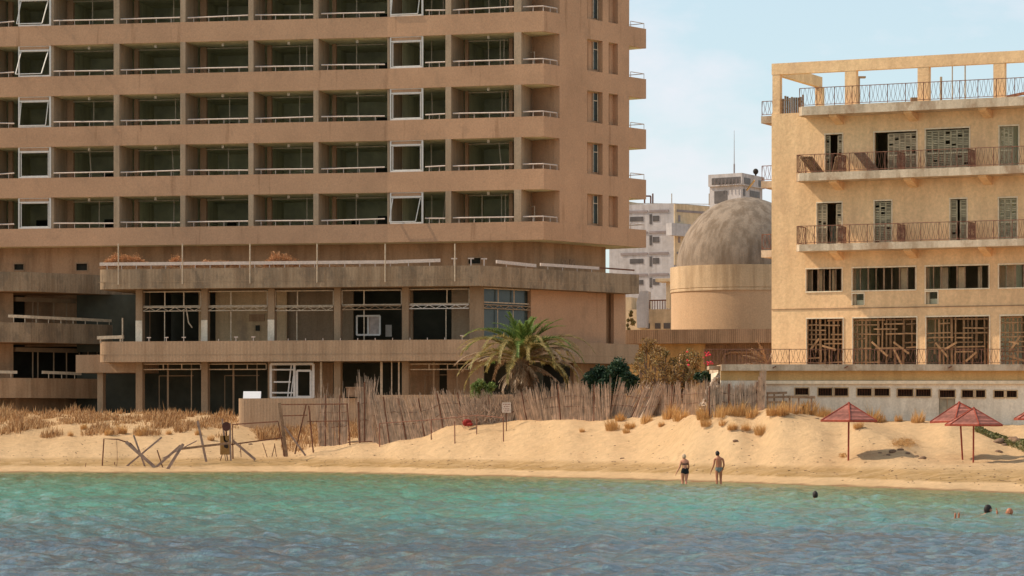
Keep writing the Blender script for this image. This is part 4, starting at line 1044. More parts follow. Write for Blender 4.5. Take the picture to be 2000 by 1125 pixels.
# palm
PZ = 185.0; pb = G(1014, PZ); ptop = P(1020, 698, PZ)
palm = thing('date_palm', pb, 'shaggy date palm with green top and drooping dead fronds before the hotel', 'palm tree')
m = MB(); pts = [pb + (ptop - pb) * t for t in np.linspace(-.1, 1, 16)]
m.tube(pts, [.42 + .05 * (i % 2) for i in range(16)], 14); m.build('trunk', M['trunk'], palm)
def frond(base, az, el, L, droop, mat, lw=.5, nleaf=84, thin=1.0, name='frond'):
    m = MB(); h = Vector((math.cos(az), math.sin(az), 0)); pts = []; p = base.copy(); e = el; n = 14
    for i in range(n + 1):
        pts.append(p.copy()); d = h * math.cos(e) + Vector((0, 0, 1)) * math.sin(e); p = p + d * (L / n); e -= droop / n * (.4 + 1.3 * i / n)
    m.tube(pts, [.045 * (1 - .85 * i / n) for i in range(n + 1)], 4)
    side = h.cross(Vector((0, 0, 1))).normalized()
    for j in range(nleaf):
        t = .12 + .88 * (j + R(0, .5)) / nleaf; f_ = t * n; i = min(n - 1, int(f_)); q = pts[i].lerp(pts[i+1], f_ - i); d = (pts[i+1] - pts[i]).normalized(); up = side.cross(d)
        ll = lw * math.sin(min(1, t * 1.12 + .12) * PI * .93) * R(.8, 1.1) + .08
        for s in (-1, 1):
            if random.random() > thin: continue
            tip = q + (side * s * R(.5, .8) + d * .95 + up * R(-.05, .45) * (-1 if mat is M['palmdead'] else 1)).normalized() * ll + Vector((0, 0, -.12 * ll))
            w = d * .044
            m.quad(q - w, q + w, tip + w*.25, tip - w*.25)
    return m.build(name, mat, palm)
for i in range(16): frond(ptop + Vector((R(-.15, .15), R(-.15, .15), .1)), i * 2.4, R(1.05, 1.45), R(2.6, 3.3), R(.7, 1.5), M['palm'], .55)
for i in range(25): frond(ptop + Vector((R(-.2, .2), R(-.2, .2), 0)), i * 2.4 + 1, R(.5, .95), R(4.2, 5.0), R(1.6, 2.3), M['palmold'] if i % 3 else M['palm'], .55)
for i in range(26): frond(ptop + Vector((R(-.2, .2), R(-.2, .2), -.2)), i * 2.4 + 2, R(.1, .6), R(3.9, 4.7), R(1.2, 1.8), M['palmold'] if i % 4 else M['palmdead'], .6)
for i in range(28): frond(ptop + Vector((R(-.25, .25), R(-.25, .25), -.4)), i * 2.4 + 2.4, R(-.9, -.1), R(1.7, 2.6), R(.5, 1.1), M['palmdead'], .36, 60, .7, 'dead_frond')
sp = thing('dry_palm', P(1497, 714, 172), 'dry leaning palm fronds beside the lower corner of the yellow house', 'palm tree')
palm_keep = palm; palm = sp
for i, (az, el) in enumerate(((2.9, 1.0), (3.3, .55), (2.6, 1.3), (3.0, .2), (.4, 1.2), (3.6, .8))): frond(P(1499, 712, 172), az, el, R(1.2, 1.8), .5, M['palmdead'], .3, 26)
palm = palm_keep

# grass: one waving mass at the foot of the hotel, tussocks on the dunes
def blades(m, c, n, h, spread, lean=.35, w=.022):
    for i in range(n):
        a = R(0, 2*PI); r = spread * random.random() ** .6; b0 = c + Vector((math.cos(a)*r*.7, math.sin(a)*r*.7, -.05))
        hh = h * R(.35, 1.1) * (1.15 - .6 * r / spread) * (1.3 if random.random() < .06 else 1); tip = b0 + Vector((math.cos(a)*lean*hh*R(.1, 1.1) + .1*hh, math.sin(a)*lean*hh*R(.1, 1), hh)); mid = b0.lerp(tip, .55) + Vector((0, 0, .08*hh))
        t = Vector((math.sin(a + R(-1, 1)), math.cos(a + R(-1, 1)), 0)) * w
        t = Vector((w, R(-w, w), 0))
        m.quad(b0 - t, b0 + t, mid + t*.7, mid - t*.7); m.tri(mid - t*.7, mid + t*.7, tip)
m = MB()
def grass_pt(x, Z, h, n, s):
    c = G(x, Z); blades(m, c, n, h, s)
for i in range(2100):
    x = R(-60, 700); edge = 195 + 2.2 * noise.noise(Vector((x * .012, 0, 5))) * 1.6 - 1.0
    if 100 < x < 480: edge -= 1.2
    Z = edge + (206.5 - edge) * random.random() ** 1.25
    if x > 462 and Z > 200.5: Z = R(edge, 200.3)
    cl_ = noise.noise(Vector((XU(x, Z) * .55, Z * .3, 2)))
    if cl_ < -.18 + .5 * max(0, (199.5 - Z) / 4): continue
    grass_pt(x, Z, R(.2, .6) + .8 * max(0, cl_), 14, R(.3, .8))
for i in range(120): grass_pt(R(560, 760), R(190.5, 197), R(.4, .9), 16, .6)
m.build_top('dry_grass', M['grass'], 'wide belt of dry reddish grass growing along the hotel foot', 'grass', kind='stuff', origin=(-15, 200, 3))
protos = []
for i in range(5):
    m = MB(); blades(m, Vector((0, 0, 0)), 150 + 25*i, .85, .5, .3 + .06*i, .012); o = m.build('grass_tussock', M['tussock']); protos.append(o)
TL = []
def tuss(x, Z, s, label, first=[0]):
    k = first[0]; pr = protos[k % 5]; first[0] += 1
    o = pr if k < 5 else pr.copy()
    if k >= 5: C.objects.link(o)
    o.location = G(x, Z); o.scale = (s*1.15, s, s * R(.85, 1.1)); o.rotation_euler = (0, 0, R(0, 6.28)); tag(o, label, 'grass tussock', 'dry grass tussocks on the sand'); TL.append(o)
tl = [(138, 849, .55, 'small tussock far left below the grass belt'), (165, 838, .6, 'tussock left of the bent pipe frame'), (212, 850, .7, 'tussock just above the bent pipe frame'), (238, 846, .9, 'tall tussock right of bent pipe frame'), (275, 853, .75, 'tussock above the crossed timbers'), (330, 850, .6, 'tussock in bare sand right of crossed timbers'),
 (388, 852, .6, 'tussock left of the board sign'), (412, 860, .6, 'tussock immediately left of the ochre board sign'),
 (1148, 812, .8, 'tussock at the foot of the reed fence right of the palm'), (1137, 845, .4, 'tiny tussock alone low on the pale dune'), (1182, 818, .9, 'tussock among reeds where the fence leans'), (1197, 838, .95, 'tall tussock in front of the leaning reeds'), (1212, 822, .8, 'tussock just right of the tall one before leaning reeds'), (1224, 846, .45, 'lowest tussock below the leaning reeds'), (1231, 836, .7, 'tussock with small one at its foot below leaning reeds'),
 (1262, 826, .8, 'tussock right of the leaning reeds'), (1292, 833, .5, 'small round tussock in open sand mid dune'), (1310, 816, 1.1, 'broad tussock at the fence foot mid dune'), (1329, 822, 1.0, 'tussock right of the broad one at fence foot'), (1377, 820, 1.0, 'broad tussock above the pair of walkers'), (1380, 836, .8, 'tussock below the broad one above the walkers'), (1410, 816, 1.15, 'large tussock before the rubble heap'), (1412, 830, .6, 'low tussock under the large one by the rubble'), (1440, 812, 1.1, 'wide tussock by the dense end of reed fence'), (1430, 840, .7, 'tussock in sand above and right of the man'), (1457, 842, .7, 'tussock low on the dune below fence end'), (1487, 850, .8, 'lowest tussock on dune right of the fence end'), (1468, 815, .9, 'tussock touching the right end of the fence'),
 (1512, 812, 1.1, 'tussock at left end of white wall'), (1530, 812, .8, 'smaller tussock beside the wooden rack'), (1548, 808, 1.2, 'tall tussock below the first barred window'), (1577, 808, 1.2, 'tall yellow tussock below the second window'), (1605, 815, .8, 'tussock behind the left umbrella roof'), (1628, 818, .7, 'tussock hidden partly by the left umbrella top'), (1703, 816, 1.0, 'tussock right of the left umbrella'), (1722, 822, .7, 'small tussock farther right of the left umbrella'), (1755, 818, .6, 'thin tussock midway between the umbrellas'), (1792, 826, .9, 'tussock left of the double umbrellas'), (1676, 838, .7, 'tussock under the right eave of left umbrella')]
for x, y, s, lb in tl:
    Z = z_for(x, y); Z = min(Z, 161.2) if x > 1500 else Z
    tuss(x, Z, s, lb)

# ------------------------------------------------------------ reed fences
def reed_fence(path, hts, lean, n, label, name='reed_fence', posts=4, rad=.02):
    # path: [(x, Z)], hts: heights along it, lean: sideways lean along it
    c0 = G(*path[len(path)//2]); root = thing(name, c0, label, 'fence'); m = MB()
    xs = [p[0] for p in path]; zs = [p[1] for p in path]; tt = np.linspace(0, 1, len(path))
    n = int(n * 1.7)
    for i in range(n):
        t = (i + R(0, 1)) / n; x = float(np.interp(t, tt, xs)); Z = float(np.interp(t, tt, zs)) + R(-.06, .06)
        h = float(np.interp(t, np.linspace(0, 1, len(hts)), hts)) * R(.72, 1.08) * (1 + .3 * noise.noise(Vector((x * .16, 3, 1)))); l = float(np.interp(t, np.linspace(0, 1, len(lean)), lean)) + R(-.07, .07) + .22 * noise.noise(Vector((x * .09, 0, 0)))
        b_ = G(x, Z); b_.z -= .1; tip = b_ + Vector((l * h, R(-.1, .1), h)); mid = b_.lerp(tip, .5) + Vector((R(-.04, .04), 0, 0))
        m.tube([b_, mid, tip], [rad, rad * .9, rad * .4], 3, False)
    m.build('reeds', M['reed'], root)
    for j in range(posts):
        t = (j + .5) / posts; x = float(np.interp(t, tt, xs)); Z = float(np.interp(t, tt, zs)) - .08; h = float(np.interp(t, np.linspace(0, 1, len(hts)), hts))
        m = MB(); b_ = G(x, Z); l = float(np.interp(t, np.linspace(0, 1, len(lean)), lean)); m.tube([b_ - Vector((0, 0, .2)), b_ + Vector((l*h*.9, 0, h * .95))], .04, 5); m.build_each('post', M['rust'], root)
    m = MB(); 
    for hf in (.35, .62):
        pts = []
        for j in range(25):
            t = j / 24; x = float(np.interp(t, tt, xs)); Z = float(np.interp(t, tt, zs)) - .06; h = float(np.interp(t, np.linspace(0, 1, len(hts)), hts)); l = float(np.interp(t, np.linspace(0, 1, len(lean)), lean))
            pts.append(G(x, Z) + Vector((l*h*hf, 0, h*hf + R(-.02, .02))))
        m.tube(pts, .018, 3)
    m.build('wire', M['rust'], root)
    return root
reed_fence([(745, 187.5), (800, 187), (860, 186), (925, 185.2)], [3.1, 2.6, 2.25, 2.0], [-.12, -.18, -.25, -.12, -.3, -.1], 420, 'leaning purple brown reed fence climbing the dune left of the palm', posts=5)
reed_fence([(925, 185.2), (960, 184.6), (1000, 184)], [2.2, 1.8, 1.6], [.1, -.1, .2], 110, 'collapsed thin stretch of reed fence at the palm foot', posts=1)
reed_fence([(x, z_for(x, 822) + .2) for x in (1000, 1060, 1130, 1190)], [1.5, 1.9, 2.2, 2.2, 2.2], [-.25, -.2, -.08, .0, .02], 430, 'long reed fence along the dune crest right of the palm', posts=3)
reed_fence([(x, z_for(x, 818) + .2) for x in (1190, 1230, 1270)], [2.1, 1.9, 2.0], [.15, .5, .35], 190, 'stretch of reed fence leaning hard to the right', posts=1)
reed_fence([(1270, z_for(1270, 812)), (1330, z_for(1330, 809)), (1385, min(161.4, z_for(1385, 806))), (1410, 161.2), (1450, min(161.0, z_for(1450, 803)))], [1.8, 1.85, 1.7, 1.6], [.12, .0, .02, .0], 430, 'even straight reed fence stretch before the brown tree and rubble', posts=3)
reed_fence([(1450, min(161.0, z_for(1450, 803))), (1478, min(160.9, z_for(1478, 801))), (1492, min(160.9, z_for(1492, 800)))], [1.55, 1.6, 2.1], [0, .03, 0], 260, 'dense dark reed bundle ending the fence at the white wall', posts=1)
reed_fence([(623, 190.6), (648, 190), (678, 189.5)], [3.4, 3.3, 3.2], [-.02, .02, 0], 70, 'sparse see-through reed screen hanging on rusty frame by the water', posts=2, rad=.024)
reed_fence([(700, 189.3), (712, 189.1), (726, 188.8)], [3.7, 3.9, 3.8], [-.03, 0, .02], 75, 'narrow tall reed bundle standing in the middle of the fences', posts=1, rad=.024)
reed_fence([(728, 188.6), (745, 187.6)], [2.6, 2.9], [-.05, -.1], 26, 'few thin reeds left of the long leaning fence', posts=0)

# ------------------------------------------------------------ rusty frames and timbers on the beach
def bar(pts, r, name, mat, label, cat, group=None, sides=6):
    m = MB(); m.tube(pts, r, sides); return m.build_top(name, mat, label, cat, group)
Zb = 183.5
def W(x, y, Z=Zb): return P(x, y, Z)
m = MB(); m.tube([W(199, 921), W(203, 857), W(230, 858), W(255, 866), (W(268, 880))], .045, 6); m.tube([W(191, 917), W(215, 915), W(231, 922)], .035, 5); m.tube([W(228, 857), W(229, 900), W(227, 920)], .014, 4)
m.build_top('bent_pipe_frame', M['rust'], 'bent rusty pipe frame standing at the water edge, farthest left', 'pipe frame')
grp = 'grey timbers lying crossed at the water edge'
def plank(a, b_, w, label, mat='greywood', name='timber_plank', th=.05, g=grp):
    m = MB(); dd = (Vector(b_) - Vector(a)).normalized(); m.beam(a, b_, *((w*1.15, th) if abs(dd.z) >= .95 else (th, w*1.15))); return m.build_top(name, M[mat], label, 'plank', g)
plank(W(246, 863, 183.2), W(303, 913, 183.2), .17, 'widest grey plank slanting down right through the crossing')
plank(W(241, 916, 184), W(316, 854, 184), .09, 'long thin timber rising to the right through the crossing')
plank(W(261, 850, 183.6), W(287, 922, 183.6), .09, 'steep timber crossing behind the widest plank')
plank(W(295, 921, 183.4), W(353, 870, 183.6), .13, 'timber rising right from the plank ends')
plank(W(327, 917, 182.8), W(358, 867, 183), .15, 'steep grey plank next to the short iron stake')
plank(W(318, 895, 184.4), W(384, 861, 186), .05, 'thin lath running up right towards the board sign')
plank(W(350, 877, 184.2), W(452, 865, 186), .12, 'long nearly level rail reaching the board sign', 'wood')
plank(W(386, 822, 185.5), W(403, 902, 185.5), .12, 'upright grey post leaning left of the board sign', name='leaning_post')
bar([W(307, 879), W(320, 920)], .04, 'iron_stake', M['rust'], 'short rusty stake between the grey planks', 'stake')
bar([W(224, 902, 184), W(223.5, 922, 184)], .03, 'iron_stake', M['rust'], 'thin stake inside the bent pipe frame', 'stake')
bar([W(168, 904, 183.5), W(165, 921, 183.5)], .02, 'iron_stake', M['rust'], 'thinnest stake farthest left at the water', 'stake')
# board sign with a round disc on top
sz = 186.5
sg = thing('board_sign', G(441, sz), 'ochre board with a round dark disc above and a black figure painted on it', 'sign')
m = MB(); c1, c2 = W(430, 888, sz), W(451, 851, sz); m.box(((c1.x+c2.x)/2, sz, (c1.z+c2.z)/2), (c2.x-c1.x, .05, c2.z-c1.z)); bd = m.build('board', M['signboard'], sg)
m = MB(); k = sz - .035
fig = [(437, 869), (439, 866), (439, 861), (441, 859), (443, 861), (443, 864), (446, 867), (445, 870), (446, 874), (443, 876), (438, 874)]
m.v += [tuple(W(x, y, k)) for x, y in fig]; m.v += [tuple(Vector(W(x, y, k)) + Vector((0, .008, 0))) for x, y in fig]; nf = len(fig)
m.f += [tuple(range(nf)), tuple(reversed(range(nf, 2*nf)))] + [(i, (i+1)%nf, (i+1)%nf + nf, i + nf) for i in range(nf)]; m.mi += [0]*(nf+2)
m.tube([W(442, 868, k), W(446, 858, k)], .02, 4); m.build('painted_figure', M['signblack'], bd)
m = MB(); dc = W(442, 833, sz - .05); n = len(m.v)
for j in range(24):
    a = 2*PI*j/24; m.v.append((dc.x + .26*math.cos(a), dc.y, dc.z + .28*math.sin(a)))
for j in range(24):
    a = 2*PI*j/24; m.v.append((dc.x + .26*math.cos(a), dc.y + .04, dc.z + .28*math.sin(a)))
m.f += [tuple(reversed(range(24))), tuple(range(24, 48))] + [(i, (i+1)%24, (i+1)%24 + 24, i + 24) for i in range(24)]; m.mi += [0]*26
m.build('disc', simple('dark_rust_disc', (.09, .035, .025), .8), sg)
m = MB(); m.beam(W(434, 818, sz), W(439, 862, sz), .1, .05); m.build_each('post', M['greywood'], sg)
m = MB(); m.beam(W(449, 826, sz - .02), W(451, 903, sz - .02), .11, .05); m.build_each('post', M['greywood'], sg)
m = MB(); m.beam(W(442, 842, sz), W(443, 852, sz), .07, .03); m.build('neck', M['signblack'], sg)
m = MB(); m.beam(W(434, 888, sz), W(430, 900, sz), .06); m.beam(W(443, 888, sz), W(445, 901, sz), .07); m.beam(W(439, 888, sz), W(441, 901, sz), .05); m.build_each('leg', M['wood'], sg)
# gate frames
m = MB(); z_ = 187.2
m.tube([W(455, 900, z_), W(454, 829, z_), W(543, 823, z_), W(556, 892, z_)], .05, 6); m.beam(W(452, 868, z_), W(552, 855, z_), .12, .08)
m.build_top('rusty_gate_frame', M['rust'], 'long rusty frame with slanting rail right of the board sign', 'frame')
plank(W(454, 860, z_ - .3), W(499, 898, z_ - .3), .13, 'diagonal brace resting against the board sign post', 'greywood')
plank(W(546, 787, 188), W(560, 892, 188), .16, 'tall weathered post ending the rusty frame', 'wood', 'leaning_post')
plank(W(548, 795, 187.8), W(554, 890, 187.8), .06, 'thin pole beside the tall weathered post', 'wood', 'leaning_post')
m = MB(); z_ = 188.6
m.tube([W(547, 790, z_), W(678, 789, z_)], .035, 5); m.tube([W(603, 792, z_), W(612, 884, z_)], .05, 6); m.tube([W(678, 788, z_), W(684, 876, z_)], .045, 6); m.tube([W(548, 812, z_), W(600, 811, z_)], .035, 5); m.tube([W(600, 823, z_), W(680, 822, z_)], .03, 5); m.tube([W(680, 864, z_), W(735, 862, z_)], .03, 5)
m.build_top('rusty_scaffold', M['rust'], 'tall rusty scaffold of bars carrying the sparse reeds', 'frame')
plank(W(598, 790, 188.2), W(576, 887, 188.2), .07, 'reddish pole leaning left under the scaffold', 'rust', 'leaning_post')
plank(W(555, 832, 188), W(597, 890, 188), .10, 'grey pole leaning right, crossing the reddish one', 'greywood', 'leaning_post')
plank(W(700, 785, 188.7), W(703, 870, 188.7), .09, 'dark post on the left of the tall reed bundle', 'rust', 'leaning_post')
for (x0, y0, x1, y1, lb) in ((513, 865, 522, 893, 'short stake in front of the long frame'), (536, 866, 540, 892, 'stake of the small pair near the tall post'), (537, 868, 531, 892, 'slanting stake of the small pair near tall post'), (469, 864, 471, 893, 'thin stake behind the diagonal brace')):
    bar([W(x0, y0, 187), W(x1, y1, 187)], .025, 'iron_stake', M['rust'], lb, 'stake')
# pipe railing on the dune
m = MB(); z_ = 183.5
def on(x, y, Z): return P(x, y, Z)
m.tube([on(741, 827, 184.5), on(840, 820, 183.5), on(931, 811, 182.5), on(983, 816, 181)], .03, 6)
for (x, y0, y1, Z) in ((741, 827, 873, 184.5), (842, 821, 860, 182.3), (888, 823, 867, 180.8), (931, 811, 848, 182.2), (983, 816, 862, 180.4)):
    g_ = G(x + (y1 - 850) * .03, z_for(x, y1)); t_ = on(x, y0, g_.y); m.tube([g_ - Vector((0, 0, .15)), t_], .038, 6)
m.build_top('pipe_railing', M['rustbar'], 'rusty pipe railing leaning across the top of the pale dune', 'railing')
# white notice on the fence
sn = thing('notice', G(988, 181.8), 'small white notice with worn dark lettering fixed to the reed fence', 'sign')
m = MB(); c1, c2 = P(980.5, 806, 181.5), P(998, 786, 181.5); m.box(((c1.x+c2.x)/2, 181.5, (c1.z+c2.z)/2), (c2.x-c1.x, .03, c2.z-c1.z)); m.build('plate', M['signwhite'], sn)
m = MB()
for r_, (y, xs_) in enumerate(((789.5, ((982.5, 985), (986, 990), (991, 996))), (794, ((984, 987), (988.5, 992), (993, 995))), (798.5, ((983, 984.5), (986, 990), (991, 994.5))), (802.5, ((985, 988), (989.5, 994),)))):
    for a, b_ in xs_: p0, p1 = P(a, y, 181.475), P(b_, y, 181.475); m.beam(p0, p1, .008, .035)
m.build('lettering', M['signred'], sn)
m = MB(); m.beam(P(989, 786, 181.55), G(989, 181.55) - Vector((0, 0, .2)), .05); m.build_each('post', M['rust'], sn)
m = MB(); m.blob(P(913, 826, 183.6), (.3, .2, .2), 10, 7, jit=.5); m.blob(P(918, 829, 183.5), (.22, .2, .12), 10, 7, jit=.5); m.build_top('red_bundle', M['redcloth'], 'crumpled red cloth lying at the foot of the reed fence', 'cloth')
# wooden rack near white wall
m = MB(); z_ = 160.9
for y in (768, 776, 786): m.beam(P(1497, y, z_), P(1537, y - 1, z_), .06, .12)
for x in (1499, 1512, 1530): m.beam(P(x, 768, z_ + .05), P(x, 800, z_ + .05), .08)
m.build_top('wooden_rack', M['wood'], 'broken wooden rack against the white wall left of windows', 'rack')
m = MB(); m.beam(P(1535, 775, 160.6), P(1592, 776, 160.6), .1, .14)
for x in (1542, 1560, 1585): m.beam(P(x, 776, 160.7), P(x, 802, 160.7), .09)
m.build_top('wooden_bench_frame', M['wood'], 'low brown timber rail standing under the first white wall windows', 'rail')

# ------------------------------------------------------------ beach umbrellas
def make_umbrella():
    root = thing('beach_umbrella', (0, 0, 0), None, 'umbrella', 'red slatted beach umbrellas')
    rr, hh = 1.52, .84; n = 6; zt = 1.92
    m = MB(); m.tube([(0, 0, -.3), (0, 0, zt + hh - .05)], .045, 8); m.build('pole', M['umbpole'], root)
    m = MB()
    rows = 11
    for k in range(n):
        a0, a1 = 2*PI*k/n, 2*PI*(k+1)/n
        for j in range(rows):
            r0, r1 = rr*(1 - j/rows), rr*(1 - (j + .985)/rows); z0, z1 = zt + hh*(j/rows), zt + hh*((j + .985)/rows) - .012
            q = [Vector((r0*math.cos(a0), r0*math.sin(a0), z0)), Vector((r0*math.cos(a1), r0*math.sin(a1), z0)), Vector((r1*math.cos(a1), r1*math.sin(a1), z1)), Vector((r1*math.cos(a0), r1*math.sin(a0), z1))]
            q2 = [v + Vector((0, 0, -.018)) for v in q]; b0 = len(m.v); m.v += [tuple(v) for v in q + q2]
            m.f += [(b0, b0+1, b0+2, b0+3), (b0+7, b0+6, b0+5, b0+4), (b0, b0+4, b0+5, b0+1), (b0+2, b0+6, b0+7, b0+3)]; m.mi += [0]*4
    m.build('roof', M['umbrella'], root)
    m = MB()
    for k in range(n):
        a0, a1 = 2*PI*k/n, 2*PI*(k+1)/n
        A, B = Vector((rr*math.cos(a0), rr*math.sin(a0), zt - .03)), Vector((rr*math.cos(a1), rr*math.sin(a1), zt - .03))
        m.beam(A, B, .05, .09)
    m.build('eave_board', M['umbpole'], root)
    for k in range(n):
        a0 = 2*PI*k/n; m = MB(); m.beam((rr*1.0*math.cos(a0), rr*1.0*math.sin(a0), zt + .012), (0, 0, zt + hh + .012), .05, .035); m.build('rib', M['umbpole'], root)
    m = MB(); m.blob((0, 0, zt + hh), (.07, .07, .06), 8, 6); m.build('cap', M['umbpole'], root)
    return root
um = make_umbrella()
for i, (x, Z, rz, tl_, sc, lb) in enumerate(((1657, z_for(1657, 902), .45, (0, .01), 1, 'red slatted beach umbrella standing alone on the left'), (1880, z_for(1880, 897), .2, (0, -.06), 1, 'leaning red umbrella behind, left one of the overlapping pair'), (1901, z_for(1901, 905), .55, (0, .01), .93, 'front red umbrella of the overlapping pair on the right'), (2040, z_for(2000, 897), .5, (0, 0), 1, 'red umbrella cut off by the right edge'))):
    o = um if i == 0 else copy_tree(um)
    o.location = G(x, Z); o.rotation_euler = (tl_[0], tl_[1], rz); o.scale = (sc, sc, sc); o['label'] = lb

# rocks, weed and litter on the dune
rk = [(1745, 882, .22), (1760, 878, .16), (1772, 885, .14), (1735, 888, .12), (1790, 890, .1), (1800, 897, .2), (1718, 886, .09), (1950, 868, .3), (1985, 868, .5), (1978, 862, .3), (1990, 856, .35), (1962, 872, .18), (1952, 884, .16), (1596, 817, .15), (1437, 864, .14), (1215, 896, .13), (300, 848, .26), (490, 868, .15)]
ml = [('flat stone right of the leftmost umbrella pole', 0)]
for i, (x, y, s) in enumerate(rk):
    Z = z_for(x, y); m = MB(); g_ = G(x, Z); m.blob(g_ + Vector((0, 0, s*.12)), (s, s*.8, s*.5), 9, 6, jit=.8)
    lb = {0: 'largest brown stone in the scatter between umbrellas', 1: 'brown stone near top of the scatter between umbrellas', 5: 'brown stone at right end of the scatter between umbrellas', 7: 'stone below the creeping plants, leftmost', 8: 'biggest stone under the creeping plants at right edge', 13: 'reddish stone beside the white wall tussocks', 14: 'lone dark stone on dune right of the man', 15: 'lone dark stone on sand left of the woman', 16: 'dark stone among the left grass tussocks', 17: 'dark stone under the long rusty frame'}.get(i, 'small brown stone lying scattered on the right part of the dune')
    m.build_top('stone', M['rock'], lb, 'stone', 'stones on the beach', smooth=True)
m = MB()
for i in range(4200):
    x = R(1905, 2060); y = 839 + (x - 1905) * .10 + R(-8, 34) * (x - 1880) / 110
    Z = z_for(x, min(y, 884)); p = G(x, Z) + Vector((0, 0, R(.02, .22))); leaf(m, p, R(.05, .11))
m.build_top('creeping_plants', leafmat('creeper_leaves', (.11, .12, .03), (.17, .16, .05), (.26, .2, .09), .2), 'green creeping plants spilling over dune at right edge', 'ground cover', kind='stuff')
m = MB()
for i in range(800):
    x = random.gauss(1765, 12); y = random.gauss(868, 4); Z = z_for(x, y); p = G(x, Z) + Vector((0, 0, R(0, .1))); m.tube([p, p + Vector((R(-.15, .15), R(-.1, .1), R(0, .1)))], [.009, .004], 3, False)
for cx_, cy_ in ((1646, 892), (1533, 790), (1568, 785)):
    for i in range(160):
        x = random.gauss(cx_, 3); Z = z_for(x, cy_ + random.gauss(0, 1.5)); Z = min(Z, 161); leaf(m, G(x, Z) + Vector((0, 0, R(.0, .5 if cy_ < 850 else .15))), .05)
m.build_top('low_weeds', M['tussock'], 'dry low weeds matted on the sand between the umbrellas', 'weeds', kind='stuff')
m = MB()
for i in range(800):
    x = R(-20, 2020); Z = shore(x) + R(2.5, 8) if random.random() < .7 else shore(x) + R(8, 16)
    p = G(x, Z) + Vector((0, 0, .015)); s = R(.012, .04); m.blob(p, (s*R(1, 2.5), s, s*.5), 5, 3)
m.build_top('seaweed_litter', M['wood'], 'bits of brown seaweed and litter strewn along the tide line', 'seaweed', kind='stuff')

# ------------------------------------------------------------ people
def body_mesh(joints, edges, name):
    me = bpy.data.meshes.new(name); me.from_pydata([j[0] for j in joints], edges, [])
    o = bpy.data.objects.new(name, me); C.objects.link(o)
    md = o.modifiers.new('s', 'SKIN'); md.use_smooth_shade = True
    for i, j in enumerate(joints):
        sv = me.skin_vertices[0].data[i]; r = j[1]; sv.radius = r if hasattr(r, '__len__') else (r, r)
        sv.use_root = (i == 0)
    sb = o.modifiers.new('ss', 'SUBSURF'); sb.levels = 2; sb.render_levels = 2
    bpy.context.view_layer.update()
    dg = bpy.context.evaluated_depsgraph_get(); ev = bpy.data.meshes.new_from_object(o.evaluated_get(dg))
    bpy.data.objects.remove(o); vs = [v.co.copy() for v in ev.vertices]; fs = [tuple(p.vertices) for p in ev.polygons]; nr = [v.normal.copy() for v in ev.vertices]
    return vs, fs, nr
def head_mesh(m, c, yaw, s=1.0):
    # c: centre of head; faces +Y before yaw
    rot = Matrix.Rotation(yaw, 3, 'Z'); n0 = len(m.v); seg, rings = 24, 16
    for i in range(rings + 1):
        t = PI * i / rings
        for j in range(seg):
            a = 2*PI*j/seg; v = Vector((.078*math.sin(t)*math.cos(a), .096*math.sin(t)*math.sin(a), .117*math.cos(t)))
            if v.z < -.02: v.x *= 1 + (v.z + .02)*2.4; v.y = v.y * (1 + (v.z + .02)*1.2) + .008
            if v.y > .05: # face: brow, nose, eye hollows, mouth, chin
                v.y += .02*math.exp(-((v.x/.012)**2) - ((v.z + .018)/.022)**2) + .008*math.exp(-((v.x/.03)**2) - ((v.z + .062)/.01)**2) + .008*math.exp(-((v.x/.02)**2) - ((v.z + .1)/.014)**2)
                for sx_ in (-1, 1): v.y -= .008*math.exp(-(((v.x - sx_*.03)/.014)**2) - ((v.z - .005)/.012)**2)
            m.v.append(tuple(c + rot @ (v*s)))
    for i in range(rings):
        for j in range(seg):
            jj = (j+1) % seg; m.f.append((n0+i*seg+j, n0+(i+1)*seg+j, n0+(i+1)*seg+jj, n0+i*seg+jj)); m.mi.append(0)
    for sx_ in (-1, 1): m.blob(c + rot @ (Vector((sx_*.079, -.005, -.01))*s), (.012*s, .02*s, .032*s), 8, 6, rot)
def hair_mesh(m, c, yaw, s=1.0, low=-.05, k=1.1):
    rot = Matrix.Rotation(yaw, 3, 'Z'); n0 = len(m.v); seg, rings = 22, 14
    for i in range(rings + 1):
        t = PI * .5 * 1.45 * i / rings
        for j in range(seg):
            a = 2*PI*j/seg; v = Vector((.084*k*math.sin(t)*math.cos(a), .1*k*math.sin(t)*math.sin(a) - .008, .122*k*math.cos(t)))
            zmin = low if v.y < .02 else .035 + .02*math.sin(a*5)
            v.z = max(v.z, zmin); v *= 1 + .05*noise.noise(v*40 + c)
            m.v.append(tuple(c + rot @ (v*s)))
    for i in range(rings):
        for j in range(seg):
            jj = (j+1) % seg; m.f.append((n0+i*seg+j, n0+(i+1)*seg+j, n0+(i+1)*seg+jj, n0+i*seg+jj)); m.mi.append(0)
